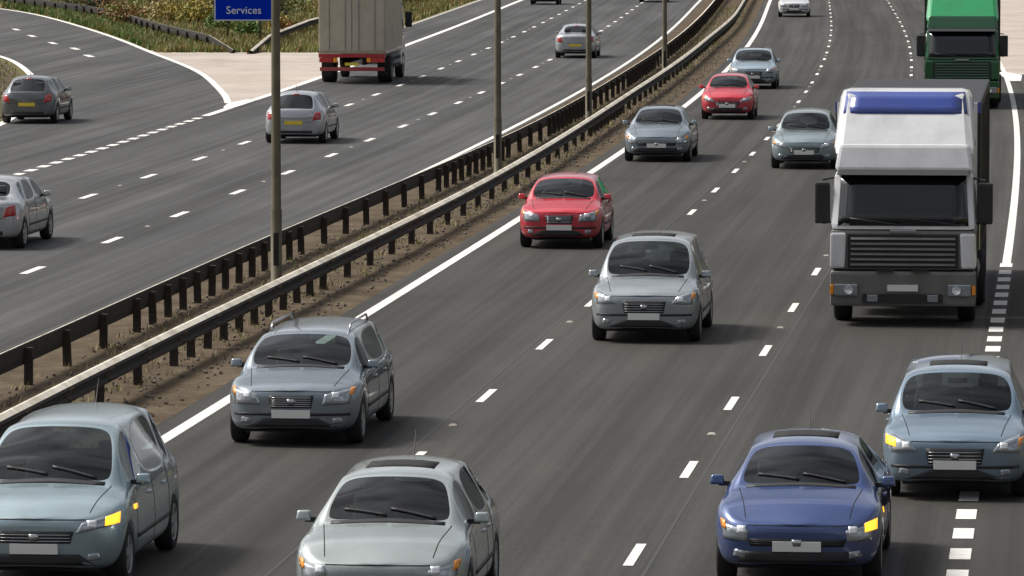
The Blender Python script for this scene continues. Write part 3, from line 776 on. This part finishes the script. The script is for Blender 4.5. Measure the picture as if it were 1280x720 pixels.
        if s: q = mirror_x(q)
        patch(bvh, 'front', q, 3, 3, .013, .012, 'indicator', M['amber'], h)
        q = [(hw*.62, .31), (hw*.76, .33), (hw*.74, .40), (hw*.62, .385)]
        if s: q = mirror_x(q)
        patch(bvh, 'front', q, 3, 3, .008, .015, 'fog_lamp', M['lamp_body'], root)
    if fv in (1, 3):
        patch(bvh, 'front', [(-hw*.86, nz - .30), (hw*.86, nz - .30), (hw*.86, nz - .265), (-hw*.86, nz - .265)], 16, 1, .012, .02, 'bumper_strip', M['trim'], root)
    if fv in (2, 3):
        patch(bvh, 'top', [(-.36, cowl - ws - .42), (.36, cowl - ws - .42), (.36, cowl - ws - .95), (-.36, cowl - ws - .95)], 4, 4, .004, .01, 'sunroof', M['seal'], root)
    # plates: plain
    b = MB(); yv = bvh.ray_cast(Vector((0, 12, .44)), Vector((0, -1, 0)))[0].y; b.box(-.26, .26, yv - .01, yv + .018, .385, .495); b.build('number_plate', M['plate_w'], root, bevel=.004)
    hit = bvh.ray_cast(Vector((0, -12, .62)), Vector((0, 1, 0)))[0]; zz = .60 if style != 'saloon' else .55
    b = MB(); b.box(-.26, .26, hit.y - .018, hit.y + .02, zz - .055, zz + .055); b.build('number_plate', M['plate_y'], root, bevel=.004)
    for s in (0, 1):
        q = [(hw*.60, belt - .26), (hw*.88, belt - .22), (hw*(.80 if style in ('mpv', 'estate') else .86), belt + (.03 if style in ('mpv', 'estate') else -.01)), (hw*.68, belt + (.02 if style in ('mpv', 'estate') else -.05))]
        if s: q = mirror_x(q)
        patch(bvh, 'rear', q, 6, 5, .008, .03, 'tail_light', M['tail'], root)
    patch(bvh, 'rear', [(-hw*.6, .30), (hw*.6, .30), (hw*.6, .38), (-hw*.6, .38)], 8, 2, .006, .02, 'bumper_trim', M['trim'], root)
    hb = patch(bvh, 'rear', [(-.1, H - .11), (.1, H - .11), (.1, H - .085), (-.1, H - .085)], 3, 1, .006, .01, 'brake_light', M['tail'], root)
    # shut lines joined per car
    def seam(axis, a, b_, wd=.010):
        dx, dz = b_[0] - a[0], b_[1] - a[1]; Ls = math.hypot(dx, dz); nx_, nz_ = -dz / Ls * wd / 2, dx / Ls * wd / 2
        return patch(bvh, axis, [(a[0] - nx_, a[1] - nz_), (b_[0] - nx_, b_[1] - nz_), (b_[0] + nx_, b_[1] + nz_), (a[0] + nx_, a[1] + nz_)], 14, 1, .0025, .004, 'shut_line', M['seal'], None, False)
    ms = []
    for ax in ('left', 'right'):
        yA = f_ax - .46; yB = cowl - 1.42; yC = r_ax + .42
        for yy, zt_ in ((yA, belt - .03), (yB, belt - .01), (yC, belt)): ms.append(seam(ax, (yy, .27), (yy, zt_)))
        ms.append(seam(ax, (yA, .27), (yC, .27)))
    ms.append(seam('top', (hw*.74, cowl + .02), (hw*.62, F - .28))); ms.append(seam('top', (-hw*.74, cowl + .02), (-hw*.62, F - .28)))
    ms.append(seam('front', (-hw*.6, nz + .02), (hw*.6, nz + .02)))
    ms.append(seam('rear', (-hw*.78, belt - .30), (hw*.78, belt - .30))) if style != 'saloon' else ms.append(seam('rear', (-hw*.6, belt - .28), (hw*.6, belt - .28)))
    for m_ in ms: link('shut_line', m_, root)
    # cabin seen through the glass
    cz = .62
    b = MB(); b.taper((-hw*.84, hw*.84, cowl - .62, cowl + .02), (-hw*.74, hw*.74, cowl - .55, cowl - .1), belt - .22, belt - .02); b.build('dashboard', M['dash'], root, bevel=.03)
    b = MB(); b.box(-hw + .30, hw - .30, -F + .5, cowl, .38, .42); b.build('cabin_floor', M['dash'], root)
    for sx in (-1, 1):
        for sy in (cowl - 1.35, cowl - 2.2):
            st = MB(); st.taper((sx*.36 - .24, sx*.36 + .24, sy - .25, sy + .25), (sx*.36 - .23, sx*.36 + .23, sy - .25, sy + .25), .42, .58)
            st.taper((sx*.36 - .23, sx*.36 + .23, sy - .28, sy - .14), (sx*.36 - .20, sx*.36 + .20, sy - .44, sy - .34), .55, belt + .17); so_ = st.build('seat', M['cloth'], root, bevel=.03)
            st = MB(); st.box(sx*.36 - .12, sx*.36 + .12, sy - .46, sy - .37, belt + .19, min(H - .18, belt + .36)); st.build('headrest', M['cloth'], so_, bevel=.03)
    ring = [(.36 + .18*math.cos(a*math.pi/8), cowl - .72 + .06*math.sin(a*math.pi/8), belt + .0 + .17*math.sin(a*math.pi/8)) for a in range(17)]
    b = MB(); b.tube(ring, .016, 6); b.build('steering_wheel', M['dash'], root)
    b = MB(); b.box(-.12, .12, cowl - ws - .02, cowl - ws + .0, H - .22, H - .155); b.build('rear_view_mirror', M['dash'], root)
    for ax, s in (('left', -1), ('right', 1)):
        for yy in (cowl - 1.25, r_ax + .62):
            patch(bvh, ax, [(yy, belt - .15), (yy + .17, belt - .15), (yy + .17, belt - .122), (yy, belt - .122)], 4, 1, .022, .03, 'door_handle', paintm, root)
        patch(bvh, ax, [(r_ax + .45, .44), (f_ax - .45, .44), (f_ax - .45, .48), (r_ax + .45, .48)], 14, 1, .012, .02, 'side_moulding', M['trim'], root)
        my = cowl - .42
        b = MB(); b.taper((s*(hw - .045), s*(hw + .115), my - .05, my + .06), (s*(hw - .03), s*(hw + .10), my - .05, my + .04), belt + .035, belt + .14); mo = b.build('door_mirror', mirror_m or paintm, root, bevel=.022, smooth=True)
        b = MB(); b.box(min(s*(hw - .01), s*(hw + .085)), max(s*(hw - .01), s*(hw + .085)), my - .056, my - .0505, belt + .055, belt + .122); b.build('mirror_glass', M['chrome'], mo)
        b = MB(); b.box(min(s*(hw - .12), s*(hw + .02)), max(s*(hw - .12), s*(hw + .02)), my - .02, my + .03, belt + .02, belt + .07); b.build('mirror_arm', M['trim'], mo)
    # wipers, aerial
    for (a, b_) in (((-hw*.55, cowl - .06), (-.02, cowl - .13)), ((.02, cowl - .06), (hw*.52, cowl - .15))):
        dx, dz = b_[0]-a[0], b_[1]-a[1]; Ls = math.hypot(dx, dz); nx_, ny_ = -dz/Ls*.010, dx/Ls*.010
        patch(bvh, 'top', [(a[0]-nx_, a[1]-ny_), (b_[0]-nx_, b_[1]-ny_), (b_[0]+nx_, b_[1]+ny_), (a[0]+nx_, a[1]+ny_)], 8, 1, .016, .012, 'wiper', M['trim'], root)
    patch(bvh, 'top', [(-hw*.66, cowl + .035), (hw*.66, cowl + .035), (hw*.66, cowl - .03), (-hw*.66, cowl - .03)], 10, 1, .005, .01, 'scuttle', M['trim'], root)
    b = MB(); b.tube([(0, rt + .25, H - .04), (0, rt + .05, H + .22)], [.008, .003], 5); b.build('aerial', M['trim'], root)
    if roof_rails:
        for s in (-1, 1):
            b = MB(); b.tube([(s*hw*.60, cowl - ws - .35, H - .06), (s*hw*.60, cowl - ws - .5, H + .03), (s*hw*.59, rt + .45, H + .02), (s*hw*.59, rt + .3, H - .07)], .016, 6); b.build('roof_rail', M['chrome'], root, True)
    if ind:   # a lit side indicator on one front wing
        s = ind; ax = 'right' if s > 0 else 'left'
        patch(bvh, 'front', [(s*hw*.80, nz - .05), (s*hw*.93, nz - .03), (s*hw*.93, nz + .08), (s*hw*.80, nz + .04)], 4, 4, .018, .02, 'lit_indicator', M['amber_lit'], root)
        patch(bvh, ax, [(f_ax - .50, belt - .22), (f_ax - .34, belt - .22), (f_ax - .34, belt - .17), (f_ax - .50, belt - .17)], 3, 1, .012, .02, 'lit_indicator', M['amber_lit'], root)
    return root

# ------------------------------------------------------------------ cars
silver = paint('pale silver paint', (.50, .52, .55), .5); bluegrey = paint('blue grey paint', (.24, .29, .33), .45)
slate = paint('slate silver paint', (.36, .40, .42), .5); red = paint('red paint', (.42, .012, .022), .15)
white = paint('white paint', (.72, .73, .74), .05); paleblue = paint('pale blue paint', (.36, .46, .54), .35)
navy = paint('blue paint', (.045, .085, .24), .35); teal = paint('teal silver paint', (.30, .37, .39), .5)
tealsil = paint('pale teal blue paint', (.33, .43, .47), .45); darkgrey = paint('dark grey paint', (.13, .145, .155), .4); bluemid = paint('steel blue paint', (.20, .28, .36), .4); darkp = paint('dark paint', (.03, .033, .04), .3); grey = paint('mid grey paint', (.30, .31, .32), .5); warmsil = paint('warm silver paint', (.44, .44, .43), .5)
pinkred = paint('bright red paint', (.62, .02, .045), .1); beigep = paint('pale green silver paint', (.40, .45, .44), .4)

car('people_carrier', 4.6, 1.86, 1.68, 'mpv', tealsil, 58.0, 1.2, label='pale teal people carrier cut by the bottom left corner, its amber indicator lit', cat='people carrier', ind=-1, belt=.98, hood=1.0, face=0)
car('estate_car', 4.7, 1.80, 1.47, 'estate', bluegrey, 72.8, 1.86, label='blue-grey estate car in the fast lane behind the teal people carrier', roof_rails=True, face=1)
car('hatchback', 4.2, 1.78, 1.48, 'hatch', beigep, 54.8, 5.25, label='silver-green hatchback cut by the bottom edge in the middle lane', face=2)
car('people_carrier', 4.4, 1.80, 1.66, 'mpv', slate, 89.2, 5.30, label='slate silver people carrier alone in the middle lane near the centre', cat='people carrier', belt=.97, hood=.98, face=3)
car('hatchback', 4.0, 1.72, 1.45, 'hatch', pinkred, 112.2, 1.80, label='larger red hatchback in the fast lane beside the white edge line', face=1)
car('saloon_car', 4.6, 1.80, 1.45, 'saloon', bluegrey, 147.0, 1.34, label='blue-grey saloon hugging the edge line behind the larger red hatchback', face=2)
car('hatchback', 3.9, 1.68, 1.42, 'hatch', pinkred, 173.0, 1.90, label='smaller bright red hatchback followed closely by a white-blue car', face=0)
car('hatchback', 4.1, 1.74, 1.46, 'hatch', paleblue, 198.5, 1.70, label='pale ice-blue hatchback right behind the smaller red hatchback', face=3)
car('saloon_car', 4.5, 1.78, 1.44, 'saloon', white, 303.0, 1.67, label='white saloon farthest away in the fast lane at the top edge', face=1)
car('hatchback', 4.3, 1.78, 1.50, 'hatch', teal, 143.3, 5.45, label='teal-grey hatchback in the middle lane left of the white lorry', face=0)
car('saloon_car', 4.5, 1.80, 1.45, 'saloon', navy, 58.2, 9.32, label='dark blue saloon cut by the bottom edge with its amber indicator lit', ind=-1, face=2)
car('estate_car', 4.4, 1.80, 1.52, 'estate', bluemid, 66.4, 10.85, label='pale blue car straddling the dashed boundary at the lower right', ind=1, face=3)
car('hatchback', 4.1, 1.74, 1.48, 'hatch', darkgrey, 170.2, -19.7, True, 'dark grey hatchback on the exit slip road at the left edge', rot=-.0, group='cars driving away', face=0)
car('saloon_car', 4.5, 1.78, 1.46, 'saloon', silver, 112.0, -10.1, True, 'silver saloon cut by the left edge with red tail lights, driving away', group='cars driving away', face=1)
car('hatchback', 4.2, 1.76, 1.50, 'hatch', silver, 157.3, -9.75, True, 'silver hatchback behind the nearest lamp column, driving away', group='cars driving away', face=2)
car('saloon_car', 4.5, 1.76, 1.44, 'saloon', silver, 233.0, -6.9, True, 'small pale silver saloon between the second and third lamp columns', group='cars driving away', face=0)
car('hatchback', 4.2, 1.78, 1.48, 'hatch', darkp, 333.3, -13.6, True, 'black hatchback at the top edge in the far slow lane', group='cars driving away', face=0)
car('saloon_car', 4.5, 1.78, 1.46, 'saloon', darkp, 339.8, -7.2, True, 'black saloon at the top edge nearest the far carriageway barrier', group='cars driving away', face=0)

# ------------------------------------------------------------------ lorries
def bvh_of(me): return BVHTree.FromPolygons([v.co for v in me.vertices], [tuple(p.vertices) for p in me.polygons])
def axle(parent, y, hw, r=.50, twin=False):
    for s in (-1, 1): wheel(parent, s * (hw - .17), y, r, .30 if not twin else .52, 'steel')
def artic(d, off, cabm, lowm, topm, boxm, label, band, cat='lorry', trailer_len=11.0, group='lorries', dtop=3.98, box_h=3.7):
    dc = d + 8.; x, y, _ = pt(dc, off); hd = math.atan(slope(dc))
    root = empty('articulated_lorry', (x, y, 0), math.pi - hd); tag(root, label, cat, group)
    F = 8.0; hw = 1.23                                         # front bumper at y = +8
    # cab shell: lower and upper bodies
    b = MB(); b.taper((-hw, hw, F - 2.0, F - .02), (-hw, hw, F - 2.0, F - .0), .95, 1.62); low = b.build('cab_lower', lowm, root, bevel=.05, smooth=False)
    b = MB(); b.taper((-hw, hw, F - 2.05, F - .01), (-hw*.955, hw*.955, F - 2.05, F - .36), 1.62, 2.62); up = b.build('cab', cabm, root, bevel=.11)
    b = MB(); b.taper((-hw*.955, hw*.955, F - 2.05, F - .36), (-hw*.90, hw*.90, F - 2.05, F - .52), 2.62, 3.06); rf = b.build('cab_roof', cabm, root, bevel=.06)
    # roof deflector, sloping back to the top of the box
    b = MB(); b.taper((-hw*.985, hw*.985, F - 2.0, F - .42), (-hw*.90, hw*.90, F - 2.0, F - 1.35), 2.86, dtop); df = b.build('roof_deflector', topm, root, bevel=.15, smooth=False)
    for s in (-1, 1):
        b = MB(); b.taper((s*hw*.93, s*hw*.985, F - 2.6, F - 2.08), (s*hw*.93, s*hw*.985, F - 2.6, F - 2.08), 1.2, 3.7); b.build('side_fairing', cabm, root)
    bu = bvh_of(up.data); bl = bvh_of(low.data); br = bvh_of(rf.data); bd_ = bvh_of(df.data)
    patch(bu, 'front', [(-hw*.90, 1.70), (hw*.90, 1.70), (hw*.86, 2.54), (-hw*.86, 2.54)], 8, 5, .012, .03, 'windscreen', M['glass_truck'], root)
    for (xa, xb) in ((-.95, -.1), (.05, .9)):
        patch(bu, 'front', [(xa, 1.70), (xb, 1.80), (xb, 1.825), (xa, 1.725)], 5, 1, .035, .02, 'wiper', M['trim'], root)
    for ax, s in (('left', -1), ('right', 1)):
        patch(bu, ax, [(F - 1.55, 1.78), (F - .42, 1.78), (F - .62, 2.48), (F - 1.55, 2.48)], 3, 3, .008, .02, 'side_window', M['glass_truck'], root)
        b = MB(); b.box(min(s*(hw + .02), s*(hw + .28)), max(s*(hw + .02), s*(hw + .28)), F - .42, F - .26, 1.72, 2.42); b.build('mirror', M['trim'], root, bevel=.04)
        b = MB(); b.tube([(s*hw*.93, F - .45, 2.5), (s*(hw + .15), F - .34, 2.46)], .018, 6); b.tube([(s*hw*.96, F - .35, 1.75), (s*(hw + .15), F - .34, 1.72)], .018, 6); b.build('mirror_arm', M['trim'], root)
        b = MB(); b.taper((s*hw*.80, s*hw*1.005, F - .35, F + .04), (s*hw*.78, s*hw*1.0, F - .35, F + .05), .98, 1.58); cp = b.build('corner_panel', cabm, root, bevel=.04)
        b = MB(); b.box(min(s*hw*.62, s*hw*.94), max(s*hw*.62, s*hw*.94), F + .06, F + .145, .52, .72); h = b.build('headlight', M['lamp_body'], root, bevel=.02)
        b = MB(); b.lathe_x([(-.0, .001), (.0, .07), (.03, .075)], 16); me = b.mesh('bulb', M['bulb'], True); me.transform(Matrix.Rotation(math.pi/2, 4, 'Z')); o = link('bulb', me, h); o.location = (s*hw*.74, F + .148, .62)
        b = MB(); b.box(min(s*hw*.95, s*hw*1.0), max(s*hw*.95, s*hw*1.0), F - .02, F + .11, .54, .70); b.build('indicator', M['amber'], root, bevel=.01)
        b = MB(); b.box(min(s*.80, s*hw), max(s*.80, s*hw), F - 1.95, F - 1.75, .35, 1.0); b.box(min(s*.80, s*hw), max(s*.80, s*hw), F - .85, F - .72, .45, 1.0); b.box(min(s*.80, s*hw), max(s*.80, s*hw), F - 1.92, F - .72, 1.005, 1.03); b.build('wheel_arch', M['trim'], root)
        b = MB(); b.box(min(s*.85, s*(hw - .02)), max(s*.85, s*(hw - .02)), F - .72, F - .35, .35, .42); b.box(min(s*.85, s*(hw - .02)), max(s*.85, s*(hw - .02)), F - .72, F - .35, .66, .72); b.build('step', M['under'], root)
        b = MB(); b.tube([(s*.95, F - 3.9, .75), (s*.95, F - 2.4, .75)], .30, 14); b.build('fuel_tank', M['steel_rim'], root, True)
    gr = MB(); gr.box(-hw*.76, hw*.76, F - .03, F + .012, .99, 1.56); g_ = gr.build('grille', M['trim'], root, bevel=.01)
    for q in range(6):
        z = 1.03 + q * .088; b = MB(); b.taper((-hw*.72, hw*.72, F + .013, F + .05), (-hw*.72, hw*.72, F + .013, F + .03), z, z + .035); b.build('grille_slat', lowm, g_)
    b = MB(); b.taper((-hw, hw, F - .45, F + .06), (-hw*1.0, hw*1.0, F - .45, F + .10), .34, .93); bp = b.build('bumper', lowm, root, bevel=.05)
    b = MB(); b.box(-hw*.55, hw*.55, F + .09, F + .115, .40, .55); b.build('lower_intake', M['trim'], root)
    b = MB(); b.box(-.26, .26, F + .10, F + .125, .60, .71); b.build('number_plate', M['plate_w'], root)
    b = MB(); b.taper((-hw*.92, hw*.92, F - .42, F - .05), (-hw*.90, hw*.90, F - .50, F - .22), 2.56, 2.64); b.build('sun_visor', M['trim'], root, bevel=.015)
    if band is not None:
        patch(bd_, 'front', [(-hw*.86, dtop - .42), (hw*.86, dtop - .42), (hw*.82, dtop - .06), (-hw*.82, dtop - .06)], 8, 3, .012, .02, 'colour_band', band, root)
    for sx in (-.75, -.25, .25, .75):
        b = MB(); b.box(sx - .05, sx + .05, F - .50, F - .44, 2.80, 2.84); b.build('marker_light', M['amber'], root, bevel=.01)
    b = MB(); b.box(-.22, .22, F + .012, F + .035, 1.585, 1.64); b.build('badge', M['chrome'], root, bevel=.01)
    for s in (-1, 1):
        b = MB(); b.tube([(s*(hw + .03), F - 1.62, 1.2), (s*(hw + .03), F - 1.62, 2.1)], .018, 6); b.build('grab_handle', M['chrome'], root)
        b = MB(); b.box(min(s*(hw + .001), s*(hw + .006)), max(s*(hw + .001), s*(hw + .006)), F - 1.58, F - 1.565, 1.0, 2.5); b.box(min(s*(hw + .001), s*(hw + .006)), max(s*(hw + .001), s*(hw + .006)), F - .36, F - .345, 1.0, 1.6); b.build('door_seam', M['seal'], root)
        b = MB(); b.box(min(s*.15, s*.45), max(s*.15, s*.45), F + .09, F + .16, .93, .955); b.build('bumper_step', M['trim'], root)
        b = MB(); b.box(min(s*.42, s*.60), max(s*.42, s*.60), F + .09, F + .135, .42, .54); b.build('fog_lamp', M['lamp_body'], root, bevel=.01)
    b = MB(); b.box(-.02, .02, F - .355, F - .33, 1.9, 1.93); b.build('sensor', M['trim'], root)
    for sx in (-.55, .55):
        st = MB(); st.box(sx - .22, sx + .22, F - 1.5, F - 1.3, 1.6, 2.2); st.build('seat', M['cloth'], root, bevel=.05)
    # chassis, trailer
    b = MB()
    for s in (-1, 1): b.box(s*.45 - .06, s*.45 + .06, F - 6.4, F - 2.0, .72, .98)
    b.box(-.5, .5, F - 5.0, F - 2.4, .6, .8); b.build('chassis', M['under'], root)
    axle(root, F - 1.35, hw); axle(root, F - 5.0, hw, twin=True)
    y1 = F - 2.75; y0 = y1 - trailer_len
    b = MB(); b.box(-1.265, 1.265, y0, y1, 1.25, box_h); b.build('trailer_body', boxm, root, bevel=.03)
    if band is not None:
        b = MB(); b.box(-1.27, 1.27, y1 + .0, y1 + .03, box_h - .20, box_h + .0); b.build('header_band', band, root, bevel=.008)
    b = MB(); b.box(-1.27, 1.27, y0 - .01, y1 + .02, 1.10, 1.245); b.build('trailer_floor', M['grime_shade'], root)
    b = MB()
    for s in (-1, 1): b.box(s*.5 - .07, s*.5 + .07, y0, y1 - .8, .82, 1.10)
    b.build('trailer_frame', M['under'], root)
    for s in (-1, 1):
        b = MB()
        for z in (.5, .8): b.box(s*1.2 - .015, s*1.2 + .015, y0 + 4.5, y1 - 3.0, z, z + .12)
        for yy in (y0 + 4.8, (y0 + y1) / 2 + 1, y1 - 3.4): b.box(s*1.17 - .02, s*1.17 + .02, yy, yy + .06, .5, 1.1)
        b.build('side_guard', M['under'], root)
        for q in range(9):
            yy = y0 + .8 + q * (trailer_len - 1.6) / 8
            b = MB(); b.box(min(s*1.266, s*1.276), max(s*1.266, s*1.276), yy, yy + .05, 1.16, box_h - .12) ; b.build('curtain_strap', M['grime_shade'], root)
    for q in range(3): axle(root, y0 + 1.3 + q * 1.3, 1.25, .5)
    b = MB(); b.box(-1.2, 1.2, y0 - .06, y0, .5, .62); b.build('rear_bar', M['under'], root)
    for s in (-1, 1):
        b = MB(); b.box(min(s*.75, s*1.2), max(s*.75, s*1.2), y0 - .10, y0 - .02, .98, 1.09); b.build('tail_light', M['tail'], root)
    return root
lw = paint('lorry white', (.74, .74, .75), .0, .3); lgrey = mat('lorry lower grey', (.17, .17, .16), .55, noise=.15, dirt=(.06, .05, .04), dirt_amt=.5)
lblue = paint('lorry blue band', (.03, .06, .30), .0, .2)
green = paint('lorry green', (.03, .36, .13), .05, .2); dgreen = paint('lorry dark green', (.010, .10, .035), .1, .3)
dbox = mat('dark curtain', (.015, .016, .018), .6, noise=.2, nscale=2, bump=.1, bscale=6)
wbox = mat('grey white trailer', (.50, .50, .51), .5, noise=.08, nscale=1, bump=.1, bscale=5, dirt=(.2, .19, .17), dirt_amt=.4)
artic(92.8, 9.42, lw, lgrey, lw, dbox, 'large white fronted lorry with a blue band above its cab', lblue)
artic(181.5, 9.27, dgreen, dgreen, green, dbox, 'green lorry behind the white one at the top right', None, box_h=4.0)

def box_lorry(d, off, label):
    L = 8.6; dc = d + L / 2; x, y, _ = pt(dc, off); hd = math.atan(slope(dc))
    root = empty('box_lorry', (x, y, 0), -hd); tag(root, label, 'lorry', 'lorries')
    beige = mat('beige lorry box', (.47, .43, .34), .5, noise=.10, nscale=1.2, dirt=(.2, .17, .12), dirt_amt=.5, dscale=1.2)
    F = L / 2; b = MB(); b.box(-1.25, 1.25, -F + .05, F - 2.1, 1.12, 3.9); b.build('box_body', beige, root, bevel=.03)
    for s in (-1, 1):
        b = MB(); b.box(min(s*.02, s*1.2), max(s*.02, s*1.2), -F + .012, -F + .045, 1.22, 3.78); dr = b.build('rear_door', beige, root, bevel=.008)
        b = MB(); b.tube([(s*.25, -F, 1.25), (s*.25, -F, 3.75)], .018, 6); b.tube([(s*.85, -F, 1.25), (s*.85, -F, 3.75)], .018, 6); b.build('locking_bar', M['steel_rim'], dr)
        b = MB(); b.box(min(s*.72, s*1.22), max(s*.72, s*1.22), -F - .02, -F + .05, .80, .97); b.build('tail_light', M['tail'], root, bevel=.01)
        b = MB(); b.box(min(s*.55, s*.70), max(s*.55, s*.70), -F - .02, -F + .05, .80, .97); b.build('indicator', M['amber'], root, bevel=.01)
        b = MB(); b.box(min(s*1.252, s*1.262), max(s*1.252, s*1.262), -F + .05, F - 2.1, 1.12, 1.24); b.build('side_rail', red, root)
        b = MB()
        for z in (.5, .78): b.box(s*1.2 - .015, s*1.2 + .015, -F + 3.2, F - 2.4, z, z + .12)
        b.build('side_guard', M['under'], root)
        b = MB(); b.box(min(s*.85, s*1.24), max(s*.85, s*1.24), -F + .95, -F + .98, .28, .95); b.build('mud_flap', M['tyre'], root)
        b = MB(); b.box(min(s*1.2, s*1.46), max(s*1.2, s*1.46), F - .5, F - .36, 1.9, 2.5); b.build('mirror', M['trim'], root, bevel=.03)
    b = MB(); b.box(-1.25, 1.25, -F - .0, -F + .11, .98, 1.115); b.build('rear_sill', red, root, bevel=.01)
    b = MB(); b.box(-1.2, 1.2, -F + .0, -F + .08, .48, .62); b.build('rear_bar', red, root, bevel=.01)
    b = MB(); b.box(-.26, .26, -F - .03, -F - .005, .68, .79); b.build('number_plate', M['plate_y'], root)
    b = MB()
    for s in (-1, 1): b.box(s*.42 - .05, s*.42 + .05, -F + .1, F - 1.2, .7, 1.1)
    b.build('chassis', M['under'], root)
    b = MB(); b.taper((-1.2, 1.2, F - 1.95, F), (-1.12, 1.12, F - 1.95, F - .4), .5, 2.75); cb = b.build('cab', white, root, bevel=.07)
    bb = bvh_of(cb.data); patch(bb, 'front', [(-1.05, 1.55), (1.05, 1.55), (1.0, 2.45), (-1.0, 2.45)], 6, 4, .01, .02, 'windscreen', M['glass_truck'], root)
    for ax in ('left', 'right'): patch(bb, ax, [(F - 1.5, 1.6), (F - .4, 1.6), (F - .55, 2.4), (F - 1.5, 2.4)], 3, 3, .01, .02, 'side_window', M['glass_truck'], root)
    axle(root, F - 1.2, 1.22); axle(root, -F + 2.0, 1.22, twin=True)
box_lorry(203.7, -13.35, 'beige box lorry with red lower edge and dark wheels, driving away')
